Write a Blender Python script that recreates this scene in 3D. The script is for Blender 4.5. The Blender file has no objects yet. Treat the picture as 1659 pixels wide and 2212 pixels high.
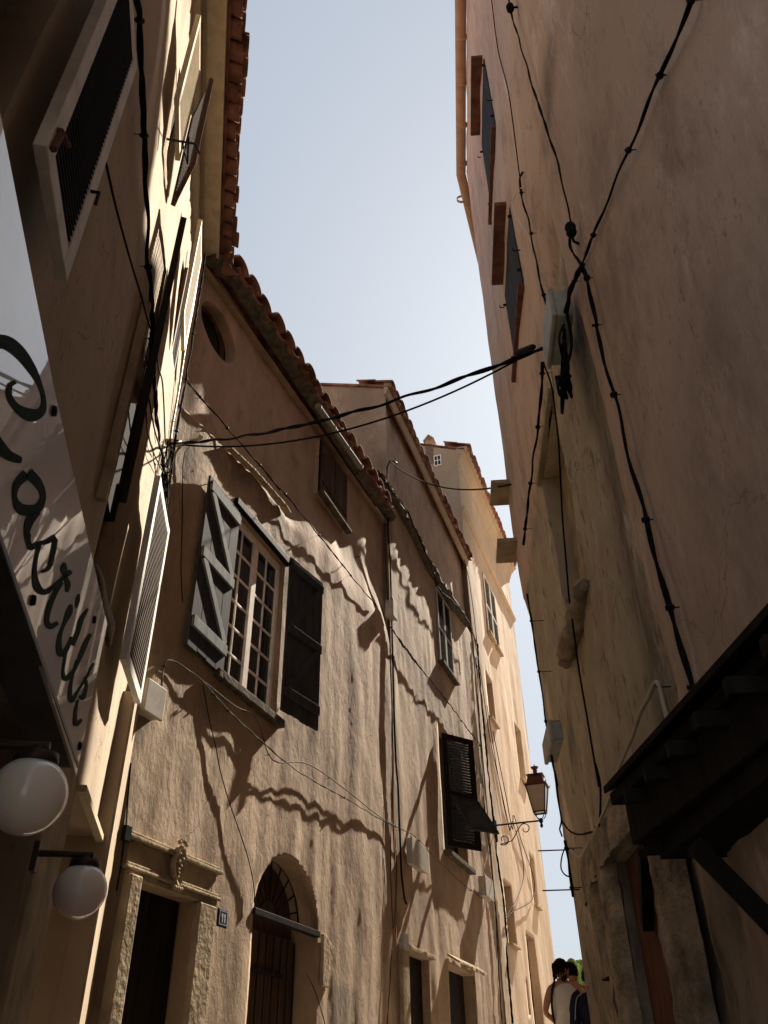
import bpy, math, random
from mathutils import Vector, noise, Matrix
R = math.radians
random.seed(7)
scn = bpy.context.scene
col = scn.collection
# ------------------------------------------------------------------ camera, sky, sun, exposure
W0, H0 = 1659.0, 2212.0            # the working pixel grid used for measuring the photograph
F = 1750.0
CX, CY = W0/2, H0/2
ZX, ZY = 786.0, -1340.0            # zenith vanishing point
zv = Vector(((ZX-CX)/F, -(ZY-CY)/F, -1)).normalized()
fw = Vector((0, 0, -1)); hv = (fw - zv*fw.dot(zv)).normalized(); rv = hv.cross(zv)
M3 = Matrix((rv, hv, zv))          # camera space -> world space
cd = bpy.data.cameras.new("camera"); cam = bpy.data.objects.new("camera", cd); col.objects.link(cam)
cam.matrix_world = M3.to_4x4()
cd.sensor_fit = 'VERTICAL'; cd.sensor_height = 36.0; cd.lens = 36.0*F/H0
cd.clip_start = 0.02; cd.clip_end = 3000
scn.camera = cam

SUN_AZ, SUN_EL = 25.4, 42.0
w = bpy.data.worlds.new("World"); scn.world = w; w.use_nodes = True
nt = w.node_tree; bg = nt.nodes['Background']
sk = nt.nodes.new('ShaderNodeTexSky'); sk.sky_type = 'NISHITA'; sk.sun_disc = False
sk.sun_elevation = R(SUN_EL); sk.sun_rotation = R(SUN_AZ)
sk.altitude = 0; sk.air_density = 1.0; sk.dust_density = 3.0; sk.ozone_density = 1.0
gm = nt.nodes.new('ShaderNodeGamma'); gm.inputs[1].default_value = 0.24      # hazy, evenly bright sky
nt.links.new(sk.outputs[0], gm.inputs[0]); tn = nt.nodes.new('ShaderNodeMix'); tn.data_type = 'RGBA'; tn.blend_type = 'MULTIPLY'; tn.inputs[0].default_value = 1
tn.inputs[7].default_value = (.90, .985, 1.09, 1); nt.links.new(gm.outputs[0], tn.inputs[6]); nt.links.new(tn.outputs[2], bg.inputs[0]); bg.inputs[1].default_value = 0.076
sl = bpy.data.lights.new("sun", 'SUN'); sl.energy = 3.0; sl.angle = R(0.5); sl.color = (1.0, 0.90, 0.75)
so = bpy.data.objects.new("sun", sl); col.objects.link(so)
sd = Vector((math.sin(R(SUN_AZ))*math.cos(R(SUN_EL)), math.cos(R(SUN_AZ))*math.cos(R(SUN_EL)), math.sin(R(SUN_EL))))
so.rotation_euler = (-sd).to_track_quat('-Z', 'Y').to_euler()
scn.view_settings.view_transform = 'Standard'; scn.view_settings.look = 'None'
scn.view_settings.exposure = 2.5; scn.view_settings.gamma = 1.0
scn.cycles.max_bounces = 12; scn.cycles.diffuse_bounces = 8

# ------------------------------------------------------------------ measuring helpers
Z = {1: (0, 0, .34), 2: (0, 531, .34), 3: (0, 1062, .34), 4: (0, 1648, .34), 5: (365, 531, .34), 6: (365, 995, .34),
     7: (398, 1648, .34), 8: (796, 863, .34), 11: (962, 0, .42), 12: (962, 597, .42), 13: (962, 1194.5, .42), 14: (962, 1648, .42),
     15: (796, 1327, .28), 16: (796, 1747, .28), 17: (1128, 1991, .12), 18: (1095, 1626, .105), 21: (0, 663.6, .24), 22: (0, 1128, .24),
     23: (1128, 1792, .32), 25: (0, 0, .21), 26: (0, 1559, .2948), 27: (916, 1792, .19), 28: (1075, 564, .12), 0: (0, 0, 1)}
def g(n, x, y):
    a = Z[n]; return (a[0]+a[2]*x, a[1]+a[2]*y)
def G(n, *xy):
    return [g(n, xy[i], xy[i+1]) for i in range(0, len(xy), 2)]
def ray(p):
    return (M3 @ Vector(((p[0]-CX)/F, -(p[1]-CY)/F, -1))).normalized()
class Plane:
    def __init__(s, p0, az, sgn=1):
        s.az = az; a = R(az); s.p0 = Vector((p0[0], p0[1], 0)); s.ud = Vector((math.sin(a), math.cos(a), 0))
        s.n = Vector((math.cos(a), -math.sin(a), 0))*sgn
    def at(s, u, z, o=0.0): return s.p0 + s.ud*u + s.n*o + Vector((0, 0, z))
    def hit(s, p, o=0.0):
        r = ray(p); q = s.p0 + s.n*o; return r*(s.n.dot(q)/r.dot(s.n))
    def uz(s, p, o=0.0):
        h = s.hit(p, o); return ((h-s.p0).dot(s.ud), h.z)
def plane_through(P, az, sgn=1): return Plane((P.x, P.y), az, sgn)
DL, DR = 0.80, 0.88
azL, azA, azR = -11.5, 18.67, 4.0
PL = Plane((-DL*math.cos(R(azL)), DL*math.sin(R(azL))), azL, 1)
cn = PL.hit((345, 1100)); UC = PL.uz((345, 1100))[0]
PA = Plane((cn.x, cn.y), azA, 1)
PR = Plane((DR*math.cos(R(azR)), -DR*math.sin(R(azR))), azR, -1)
UK = 7.35; kp = PR.at(UK, 0)
PE = Plane((kp.x, kp.y), 16.0, -1)
def rectpx(pl, a, b, c, d, o=0.0):   # near-top, far-top, near-bottom, far-bottom
    A_, B_, C_, D_ = [pl.uz(q, o) for q in (a, b, c, d)]
    return ((A_[0]+C_[0])/2, (B_[0]+D_[0])/2, (C_[1]+D_[1])/2, (A_[1]+B_[1])/2)
GS = 0.10
def gz(x, y): return -1.55 + GS*max(-6, min(y, 60))

# ------------------------------------------------------------------ object helpers
def tag(o, label=None, cat=None, group=None, kind=None):
    if label: o['label'] = label
    if cat: o['category'] = cat
    if group: o['group'] = group
    if kind: o['kind'] = kind
    return o
def empty(name, loc, label, cat, group=None):
    o = bpy.data.objects.new(name, None); col.objects.link(o); o.location = loc; o.empty_display_size = .1
    return tag(o, label, cat, group)
def wloc(o):
    v = Vector((0, 0, 0))
    while o: v = v + Vector(o.location); o = o.parent
    return v
class MB:
    def __init__(s): s.v = []; s.f = []; s.smooth = []; s.at = None
    def add(s, vs, fs, smooth=False):
        n = len(s.v); s.v += [Vector(q) for q in vs]; s.f += [tuple(i+n for i in f) for f in fs]; s.smooth += [smooth]*len(fs); return s
    def hexa(s, a, b):      # two quads (4 pts each), joined
        s.add(list(a)+list(b), [(3, 2, 1, 0), (4, 5, 6, 7), (0, 1, 5, 4), (1, 2, 6, 5), (2, 3, 7, 6), (3, 0, 4, 7)]); return s
    def box(s, pl, u0, u1, z0, z1, o0, o1):
        return s.hexa([pl.at(u0, z0, o0), pl.at(u1, z0, o0), pl.at(u1, z1, o0), pl.at(u0, z1, o0)],
                      [pl.at(u0, z0, o1), pl.at(u1, z0, o1), pl.at(u1, z1, o1), pl.at(u0, z1, o1)])
    def slab(s, quad, nrm, t):
        return s.hexa(quad, [q + nrm*t for q in quad])
    def bar(s, a, b, wd, th, up=Vector((0, 0, 1))):
        d = (b-a).normalized(); x = d.cross(up)
        if x.length < 1e-4: x = d.cross(Vector((1, 0, 0)))
        x.normalize(); y = x.cross(d).normalized(); x *= wd/2; y *= th/2
        return s.hexa([a-x-y, a+x-y, a+x+y, a-x+y], [b-x-y, b+x-y, b+x+y, b-x+y])
    def tube(s, pts, r, n=6, close=False):
        pts = [Vector(p) for p in pts]; m = len(pts)
        if m < 2: return s
        rs = r if isinstance(r, (list, tuple)) else [r]*m
        t0 = (pts[1]-pts[0]).normalized(); up = Vector((0, 0, 1)) if abs(t0.z) < .9 else Vector((1, 0, 0))
        x = t0.cross(up).normalized(); vs = []
        for i in range(m):
            t = (pts[min(i+1, m-1)]-pts[max(i-1, 0)]).normalized()
            x = (x - t*x.dot(t)).normalized(); y = t.cross(x)
            for k in range(n):
                a = 2*math.pi*k/n; vs.append(pts[i]+x*math.cos(a)*rs[i]+y*math.sin(a)*rs[i])
        fs = [(i*n+k, i*n+(k+1) % n, (i+1)*n+(k+1) % n, (i+1)*n+k) for i in range(m-1) for k in range(n)]
        s.add(vs, fs, True)
        s.add([vs[k] for k in range(n)], [tuple(reversed(range(n)))]); s.add([vs[(m-1)*n+k] for k in range(n)], [tuple(range(n))])
        return s
    def lathe(s, c, ax, prof, n=24, x0=None):    # prof: (r, h) along ax
        ax = ax.normalized(); x = x0 or ax.orthogonal().normalized(); y = ax.cross(x)
        vs = []
        for r_, h_ in prof:
            for k in range(n):
                a = 2*math.pi*k/n; vs.append(c+ax*h_+(x*math.cos(a)+y*math.sin(a))*r_)
        m = len(prof)
        fs = [(i*n+k, i*n+(k+1) % n, (i+1)*n+(k+1) % n, (i+1)*n+k) for i in range(m-1) for k in range(n)]
        s.add(vs, fs, True); return s
    def ball(s, c, r, n=24, sq=(1, 1, 1)):
        vs = [];  m = n//2
        for i in range(m+1):
            th = math.pi*i/m
            for k in range(n):
                a = 2*math.pi*k/n; vs.append(c+Vector((math.sin(th)*math.cos(a)*r*sq[0], math.sin(th)*math.sin(a)*r*sq[1], math.cos(th)*r*sq[2])))
        s.add(vs, [(i*n+k, (i+1)*n+k, (i+1)*n+(k+1) % n, i*n+(k+1) % n) for i in range(m) for k in range(n)], True); return s
    def build(s, name, mat, parent=None, bevel=0.0, attrs=None):
        me = bpy.data.meshes.new(name); off = wloc(parent) if parent else Vector((0, 0, 0))
        loc = Vector((0, 0, 0))
        if not parent and s.v:
            loc = Vector((sum(q.x for q in s.v)/len(s.v), sum(q.y for q in s.v)/len(s.v), min(q.z for q in s.v))); off = loc
        me.from_pydata([q-off for q in s.v], [], s.f); me.polygons.foreach_set('use_smooth', s.smooth)
        if attrs:
            for k, vals in attrs.items():
                a = me.attributes.new(k, 'FLOAT', 'POINT'); a.data.foreach_set('value', vals)
        me.update(); me.materials.append(M[mat] if isinstance(mat, str) else mat)
        o = bpy.data.objects.new(name, me); col.objects.link(o); o.location = loc
        if parent: o.parent = parent
        if bevel:
            b = o.modifiers.new('bevel', 'BEVEL'); b.width = bevel; b.segments = 2; b.limit_method = 'ANGLE'
        return o
def smooth_path(pts, k=6):
    pts = [Vector(p) for p in pts]
    if len(pts) < 3: return [pts[0].lerp(pts[-1], i/8) for i in range(9)]
    P = [pts[0]*2-pts[1]] + pts + [pts[-1]*2-pts[-2]]; out = []
    for i in range(1, len(P)-2):
        a, b, c, d = P[i-1:i+3]
        for j in range(k):
            t = j/k
            out.append(0.5*((2*b)+(c-a)*t+(2*a-5*b+4*c-d)*t*t+(3*b-a-3*c+d)*t**3))
    out.append(pts[-1]); return out

# ------------------------------------------------------------------ materials
M = {}
def newmat(name):
    m = bpy.data.materials.new(name); m.use_nodes = True; M[name] = m
    return m, m.node_tree.nodes, m.node_tree.links, m.node_tree.nodes['Principled BSDF']
def simple(name, c, rough=.6, metal=0, spec=.15, var=.25, scale=8, bump=.0, stretch=(1, 1, 1), **kw):
    m, N, L, b = newmat(name)
    b.inputs['Roughness'].default_value = rough; b.inputs['Metallic'].default_value = metal
    b.inputs['Specular IOR Level'].default_value = spec
    if rough > .5: b.inputs['IOR'].default_value = 1.2
    tc = N.new('ShaderNodeTexCoord'); mp = N.new('ShaderNodeMapping'); mp.inputs['Scale'].default_value = stretch
    L.new(tc.outputs['Object'], mp.inputs[0])
    nz = N.new('ShaderNodeTexNoise'); nz.inputs['Scale'].default_value = scale; nz.inputs['Detail'].default_value = 6
    L.new(mp.outputs[0], nz.inputs['Vector'])
    rp = N.new('ShaderNodeValToRGB'); rp.color_ramp.elements[0].position = .3; rp.color_ramp.elements[1].position = .7
    rp.color_ramp.elements[0].color = (*[x*(1-var) for x in c], 1); rp.color_ramp.elements[1].color = (*[min(1, x*(1+var)) for x in c], 1)
    L.new(nz.outputs[0], rp.inputs[0]); L.new(rp.outputs[0], b.inputs['Base Color'])
    if bump:
        bp = N.new('ShaderNodeBump'); bp.inputs['Distance'].default_value = bump; bp.inputs['Strength'].default_value = 1
        n2 = N.new('ShaderNodeTexNoise'); n2.inputs['Scale'].default_value = scale*4; n2.inputs['Detail'].default_value = 8
        L.new(mp.outputs[0], n2.inputs['Vector']); L.new(n2.outputs[0], bp.inputs['Height']); L.new(bp.outputs[0], b.inputs['Normal'])
    for k, v in kw.items(): b.inputs[k.replace('_', ' ')].default_value = v
    return m
def plaster(name, c1, c2, cp, fine=140, bumpd=.004, pit=0.0, streak=.35, dirt_shade=(.06, .045, .035), dirt_shade_amt=.5, big=.9, blotch=.35, crack=.5, pale=None):
    # c1/c2 mottled base, cp colour of patches (attribute 'patch'), 'rough' attribute adds grain
    m, N, L, b = newmat(name); b.inputs['Roughness'].default_value = .92; b.inputs['Specular IOR Level'].default_value = .15
    tc = N.new('ShaderNodeTexCoord')
    def nz(scale, detail=8, st=(1, 1, 1), rough=.6):
        mp = N.new('ShaderNodeMapping'); mp.inputs['Scale'].default_value = st; L.new(tc.outputs['Object'], mp.inputs[0])
        n = N.new('ShaderNodeTexNoise'); n.inputs['Scale'].default_value = scale; n.inputs['Detail'].default_value = detail; n.inputs['Roughness'].default_value = rough
        L.new(mp.outputs[0], n.inputs['Vector']); return n.outputs[0]
    def ramp(src, p0, p1, v0=0, v1=1):
        r = N.new('ShaderNodeMapRange'); r.inputs[1].default_value = p0; r.inputs[2].default_value = p1; r.inputs[3].default_value = v0; r.inputs[4].default_value = v1
        r.clamp = True; L.new(src, r.inputs[0]); return r.outputs[0]
    def mix(f, a, bb, fac_const=None):
        x = N.new('ShaderNodeMix'); x.data_type = 'RGBA'
        if f is not None: L.new(f, x.inputs[0])
        else: x.inputs[0].default_value = fac_const
        for s_, i in ((a, 6), (bb, 7)):
            if isinstance(s_, tuple): x.inputs[i].default_value = (*s_, 1)
            else: L.new(s_, x.inputs[i])
        return x.outputs[2]
    def math_(op, a, bb):
        x = N.new('ShaderNodeMath'); x.operation = op
        for s_, i in ((a, 0), (bb, 1)):
            if isinstance(s_, (int, float)): x.inputs[i].default_value = s_
            else: L.new(s_, x.inputs[i])
        return x.outputs[0]
    base = mix(ramp(nz(big, 10), .38, .62), c1, c2)
    base = mix(ramp(nz(big*5, 8), .45, .75, 0, .35), base, tuple(x*.72 for x in c1))
    at = N.new('ShaderNodeAttribute'); at.attribute_name = 'patch'
    pf = math_('ADD', at.outputs['Fac'], ramp(nz(6, 8), .3, .7, -.25, .25)); pf = ramp(pf, .42, .58)
    base = mix(pf, base, mix(ramp(nz(3, 8), .35, .65), cp, tuple(x*.8 for x in cp)))
    base = mix(ramp(nz(2.2, 9, (1, 1, .16), .65), .52, .78, 0, streak), base, tuple(x*.45 for x in c1))   # rain streaks
    ad = N.new('ShaderNodeAttribute'); ad.attribute_name = 'dirt_shade'  # carries wall dirt, plus shade painted low on the right house
    dn = ramp(nz(5, 10, (1, 1, .5), .7), .35, .65, .3, 1)
    base = mix(math_('MULTIPLY', math_('MULTIPLY', ad.outputs['Fac'], dn), dirt_shade_amt), base, dirt_shade)
    base = mix(ramp(nz(1.7, 12, (1, 1, .6), .72), .50, .66, 0, blotch), base, tuple(x*.62 for x in c2))
    base = mix(ramp(nz(1.3, 12, (1.1, 1.1, .5), .75), .56, .70, 0, blotch*1.3), base, pale or tuple(min(.8, x*1.18) for x in c1))
    vo = N.new('ShaderNodeTexVoronoi'); vo.feature = 'DISTANCE_TO_EDGE'; vo.inputs['Scale'].default_value = 1.1
    wv = N.new('ShaderNodeTexNoise'); wv.inputs['Scale'].default_value = 2.5; wv.inputs['Detail'].default_value = 8
    L.new(tc.outputs['Object'], wv.inputs['Vector']); va = N.new('ShaderNodeVectorMath'); va.operation = 'SCALE'; va.inputs['Scale'].default_value = .9
    L.new(wv.outputs['Color'], va.inputs[0]); vb = N.new('ShaderNodeVectorMath'); vb.operation = 'ADD'; L.new(tc.outputs['Object'], vb.inputs[0]); L.new(va.outputs[0], vb.inputs[1])
    L.new(vb.outputs[0], vo.inputs['Vector'])
    ck = math_('MULTIPLY', ramp(vo.outputs[0], .0, .006, 1, 0), ramp(nz(.8, 4), .50, .58))
    base = mix(math_('MULTIPLY', ck, crack), base, tuple(x*.3 for x in c1))
    p2 = math_('MULTIPLY', ramp(nz(34, 3, (1, 1, .45)), .62, .67), ramp(nz(1.3, 6), .47, .60))
    base = mix(math_('MULTIPLY', p2, .55), base, tuple(x*.3 for x in c1))
    grain = nz(fine, 6, (1, 1, .7), .7); med = nz(fine*.22, 8, (1, 1, .55), .6)
    base = mix(ramp(grain, .3, .7, .0, .22), base, tuple(x*.4 for x in c1))
    h = math_('ADD', math_('ADD', math_('MULTIPLY', grain, .5), math_('MULTIPLY', med, 1.0)), math_('MULTIPLY', nz(5, 6, (1, 1, .8), .55), 1.6))
    h = math_('SUBTRACT', h, math_('MULTIPLY', ck, 1.5))
    if pit:
        pn = nz(16, 3, (1, 1, .32), .5); pt = ramp(pn, .60, .68)
        ap = N.new('ShaderNodeAttribute'); ap.attribute_name = 'rough'
        pt = math_('MULTIPLY', pt, ap.outputs['Fac'])
        base = mix(math_('MULTIPLY', pt, pit), base, tuple(x*.3 for x in c1))
        h = math_('SUBTRACT', h, math_('MULTIPLY', pt, 2.0))
    ar = N.new('ShaderNodeAttribute'); ar.attribute_name = 'rough'
    bp = N.new('ShaderNodeBump'); bp.inputs['Distance'].default_value = bumpd
    L.new(ramp(ar.outputs['Fac'], 0, 1, .25, 1.0), bp.inputs['Strength'])
    L.new(h, bp.inputs['Height']); L.new(bp.outputs[0], b.inputs['Normal']); L.new(base, b.inputs['Base Color'])
    return m
plaster('plaster_rough', (.43, .31, .205), (.29, .20, .13), (.45, .315, .225), fine=110, bumpd=.011, streak=.5, dirt_shade=(.05, .04, .03), dirt_shade_amt=.9, blotch=.6)
plaster('plaster_left', (.41, .32, .23), (.34, .26, .18), (.36, .26, .18), fine=160, bumpd=.0035, streak=.4)
plaster('plaster_ochre', (.45, .34, .235), (.385, .29, .20), (.46, .34, .25), fine=60, bumpd=.004, streak=.35)
plaster('plaster_pink', (.66, .48, .375), (.60, .43, .33), (.50, .42, .30), fine=70, bumpd=.004, pit=.75, streak=.45, blotch=.95, crack=.9, pale=(.80, .66, .56), dirt_shade=(.09, .075, .055), dirt_shade_amt=1.0)
simple('stone', (.31, .245, .165), .9, var=.3, scale=5, bump=.012)
simple('rough_stone', (.30, .235, .17), .95, var=.5, scale=7, bump=.03)
simple('terracotta', (.21, .10, .07), .9, var=.6, scale=4.5, bump=.004)
simple('mortar', (.10, .08, .06), .95, var=.5, scale=9, bump=.02)
simple('slat_brown', (.13, .10, .085), .7, var=.2, scale=10)
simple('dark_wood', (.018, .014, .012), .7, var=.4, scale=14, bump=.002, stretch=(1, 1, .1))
simple('brown_wood', (.07, .042, .03), .7, var=.4, scale=14, bump=.002, stretch=(1, 1, .1))
simple('door_red', (.12, .055, .038), .8, var=.3, scale=6, bump=.002)
simple('grey_paint', (.17, .17, .165), .55, var=.35, scale=12, bump=.001, stretch=(1, 1, .2))
simple('brace_paint', (.15, .16, .16), .8, var=.3, scale=14, bump=.001, stretch=(1, 1, .2))
simple('white_paint', (.58, .56, .52), .65, var=.15, scale=10, bump=.001)
simple('pale_paint', (.80, .74, .68), .6, var=.15, scale=10, bump=.001)
simple('shutter_grey', (.045, .045, .048), .8, var=.25, scale=12, bump=.001, stretch=(1, 1, .2))
simple('cream_paint', (.44, .37, .26), .6, var=.15, scale=10, bump=.001)
simple('louvre_white', (.40, .37, .33), .55, var=.15, scale=10)
simple('red_brown', (.13, .065, .05), .8, var=.35, scale=9, bump=.003)
simple('iron', (.02, .018, .017), .55, metal=.3, var=.4, scale=20, bump=.001)
simple('cable_black', (.010, .010, .011), .85, var=.3, scale=30)
simple('cable_grey', (.07, .065, .055), .8, var=.3, scale=20)
simple('pipe_beige', (.42, .36, .26), .5, var=.15, scale=8)
simple('pvc_white', (.22, .20, .17), .8, var=.1, scale=8)
simple('gutter', (.40, .27, .18), .55, var=.15, scale=5)
simple('box_grey', (.34, .33, .29), .5, var=.2, scale=12, bump=.001)
simple('box_white', (.42, .39, .34), .65, var=.15, scale=10)
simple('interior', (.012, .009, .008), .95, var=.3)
simple('glass_dark', (.008, .008, .009), .12, spec=.22, var=.2)
simple('globe', (.86, .84, .80), .10, spec=.5, var=.02, Coat_Weight=.4, Coat_Roughness=.03, Subsurface_Weight=.9, Subsurface_Scale=.15)
simple('globe_cap', (.07, .05, .035), .45, metal=.5, var=.3)
simple('acrylic', (.46, .37, .31), .35, spec=.5, var=.06, Coat_Weight=1.0, Coat_Roughness=.015, Coat_IOR=1.55)
simple('ink', (.022, .034, .024), .6, spec=.05, var=.2)
simple('sign_frame', (.06, .055, .06), .35, var=.3)
simple('plate_blue', (.03, .065, .18), .25, spec=.6, var=.2)
simple('plate_white', (.55, .56, .58), .3, var=.05)
simple('lantern_copper', (.14, .045, .03), .45, metal=.4, var=.3, scale=12)
simple('lantern_glass', (.42, .33, .25), .3, var=.08, scale=6, Coat_Weight=.5)
simple('ground', (.36, .31, .25), .9, var=.3, scale=3, bump=.01)
simple('skin', (.42, .22, .15), .55, var=.08, scale=10)
simple('hair', (.012, .009, .008), .6, var=.4, scale=60, bump=.004)
simple('cloth_white', (.62, .58, .52), .85, var=.08, scale=12, bump=.004)
simple('cloth_navy', (.015, .018, .035), .85, var=.2, scale=12, bump=.004)
simple('cloth_dark', (.03, .025, .028), .85, var=.2, scale=12, bump=.004)
simple('piping_grey', (.35, .38, .42), .8, var=.1)
simple('cactus', (.10, .17, .05), .6, var=.35, scale=5, bump=.004)
simple('yellow_paint', (.55, .33, .08), .8, var=.2)
simple('wicker', (.22, .17, .12), .7, var=.5, scale=60, bump=.006)
# paving: joints drawn by a brick pattern
def paving():
    m, N, L, b = newmat('paving'); b.inputs['Roughness'].default_value = .85
    tc = N.new('ShaderNodeTexCoord'); br = N.new('ShaderNodeTexBrick'); br.inputs['Scale'].default_value = 3
    br.inputs['Color1'].default_value = (.38, .33, .27, 1); br.inputs['Color2'].default_value = (.44, .39, .32, 1); br.inputs['Mortar'].default_value = (.06, .05, .04, 1)
    L.new(tc.outputs['Object'], br.inputs[0]); L.new(br.outputs[0], b.inputs['Base Color'])
    bp = N.new('ShaderNodeBump'); bp.inputs['Distance'].default_value = .01; bp.invert = True
    L.new(br.outputs['Fac'], bp.inputs['Height']); L.new(bp.outputs[0], b.inputs['Normal'])
paving()

# ------------------------------------------------------------------ ground
mb = MB(); ys = [-200, -6, 0, 10, 20, 30, 45, 60, 400, 2000]
for i in range(len(ys)-1):
    y0, y1 = ys[i], ys[i+1]; X = 2000
    mb.add([(-X, y0, gz(0, y0)), (X, y0, gz(0, y0)), (X, y1, gz(0, y1)), (-X, y1, gz(0, y1))], [(0, 1, 2, 3)])
tag(mb.build('ground', 'ground'), kind='structure')
mb = MB()
def lane(y):
    a = PL.at(y/ math.cos(R(azL)), 0) if y < cn.y else PA.at((y-cn.y)/math.cos(R(azA)), 0)
    b_ = PR.at(y/math.cos(R(azR)), 0) if y < kp.y else PE.at((y-kp.y)/math.cos(R(azA)), 0)
    return a, b_
pts = [lane(y) for y in (-2, 0, 2, 4, cn.y, 8, kp.y, 12, 16, 22, 26)]
for i in range(len(pts)-1):
    q = [pts[i][0], pts[i][1], pts[i+1][1], pts[i+1][0]]
    mb.add([(p.x, p.y, gz(p.x, p.y)+.004) for p in q], [(0, 1, 2, 3)])
tag(mb.build('alley_paving', 'paving'), kind='structure')

# ------------------------------------------------------------------ walls with real relief and cut openings
def nzv(u, z, s, seed=0.0): return noise.noise(Vector((u*s+seed, z*s*.0+z*s, seed*1.7)))
def pip(u, z, poly):
    ins = False; n = len(poly)
    for i in range(n):
        x0, y0 = poly[i]; x1, y1 = poly[(i+1) % n]
        if (y0 > z) != (y1 > z) and u < (x1-x0)*(z-y0)/(y1-y0)+x0: ins = not ins
    return ins
def nearest(u, z, poly):
    best = (1e9, u, z); n = len(poly)
    for i in range(n):
        x0, y0 = poly[i]; x1, y1 = poly[(i+1) % n]; dx, dy = x1-x0, y1-y0; l = dx*dx+dy*dy
        t = 0 if l == 0 else max(0, min(1, ((u-x0)*dx+(z-y0)*dy)/l)); px, py = x0+t*dx, y0+t*dy
        d = (px-u)**2+(py-z)**2
        if d < best[0]: best = (d, px, py)
    return best[1], best[2]
def lines(a, b, cell, marks):
    ms = sorted({round(x, 5) for x in marks if a < x < b} | {a, b}); out = [ms[0]]
    for i in range(len(ms)-1):
        n = max(1, int(round((ms[i+1]-ms[i])/cell)))
        out += [ms[i]+(ms[i+1]-ms[i])*k/n for k in range(1, n+1)]
    return out
def rect(u0, u1, z0, z1): return [(u0, z0), (u1, z0), (u1, z1), (u0, z1)]
def wall(name, pl, u0, u1, z0, ztop, cell, holes, disp, mat, parent, attr=None):
    """holes: (poly, depth); ztop(u); disp(u,z) outward relief"""
    umarks = [p[0] for h in holes for p in h[0] if len(h[0]) <= 4] + [x for h in holes if len(h[0]) > 4 for x in (min(p[0] for p in h[0]), max(p[0] for p in h[0]))]
    zmarks = [p[1] for h in holes for p in h[0] if len(h[0]) <= 4]
    us = lines(u0, u1, cell, umarks)
    zs_ = max([p[1] for h in holes for p in h[0]] + [z0+1]) + .05
    zm = max(ztop(u) for u in us); zs = lines(z0, zm, cell, zmarks+[zs_])
    nu, nz_ = len(us), len(zs); V = []
    for z in zs:
        for u in us:
            zz = z if z <= zs_ else zs_+(z-zs_)*(ztop(u)-zs_)/(zm-zs_)
            V.append([u, zz])
    bbs = [(min(p[0] for p in h[0]), max(p[0] for p in h[0]), min(p[1] for p in h[0]), max(p[1] for p in h[0])) for h in holes]
    kept = []; cut = [set() for _ in holes]
    for j in range(nz_-1):
        for i in range(nu-1):
            a = j*nu+i; f = (a, a+1, a+1+nu, a+nu)
            cu = sum(V[k][0] for k in f)/4; cz = sum(V[k][1] for k in f)/4; hit = -1
            for hi, bb in enumerate(bbs):
                if bb[0] <= cu <= bb[1] and bb[2] <= cz <= bb[3] and pip(cu, cz, holes[hi][0]): hit = hi; break
            if hit < 0: kept.append(f)
            else: cut[hit].update(f)
    usedk = set(k for f in kept for k in f)
    bset = []
    for hi, s in enumerate(cut):
        b_ = s & usedk; bset.append(b_)
        for k in b_: V[k] = list(nearest(V[k][0], V[k][1], holes[hi][0]))
    D = [disp(u, z) for u, z in V]
    P3 = [pl.at(V[k][0], V[k][1], D[k]) for k in range(len(V))]
    flip = pl.n.cross(pl.ud).z > 0   # keep normals outward
    mb = MB(); fs = [f if not flip else tuple(reversed(f)) for f in kept]
    nrm = (P3[fs[0][1]]-P3[fs[0][0]]).cross(P3[fs[0][2]]-P3[fs[0][0]])
    if nrm.dot(pl.n) < 0: fs = [tuple(reversed(f)) for f in fs]
    ecount = {}
    for f in fs:
        for k in range(4):
            e = (f[k], f[(k+1) % 4]); ecount[e] = 1
    extra = []; newv = {}; P = list(P3); VV = list(V)
    for hi, b_ in enumerate(bset):
        dep = holes[hi][1]
        for e in list(ecount):
            if e[0] in b_ and e[1] in b_ and (e[1], e[0]) not in ecount:
                q = []
                for k in e:
                    if (hi, k) not in newv:
                        newv[(hi, k)] = len(P); P.append(pl.at(V[k][0], V[k][1], -dep)); VV.append(V[k])
                    q.append(newv[(hi, k)])
                extra.append((e[1], e[0], q[0], q[1]))
    remap = {}; vs = []; vv = []
    for f in fs+extra:
        for k in f:
            if k not in remap: remap[k] = len(vs); vs.append(P[k]); vv.append(VV[k])
    mb.add(vs, [tuple(remap[k] for k in f) for f in fs], True)
    n0 = len(mb.f); mb.f += [tuple(remap[k] for k in f) for f in extra]; mb.smooth += [False]*len(extra)
    at = {'patch': [0.0]*len(vs), 'dirt_shade': [0.0]*len(vs), 'rough': [1.0]*len(vs)}
    if attr:
        for k, fn in attr.items(): at[k] = [fn(u, z) for u, z in vv]
    return mb.build(name, mat, parent, attrs=at)
def quadwall(name, quads, mat, parent):
    mb = MB()
    for q in quads: mb.add(q, [tuple(range(len(q)))])
    return mb.build(name, mat, parent)

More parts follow.
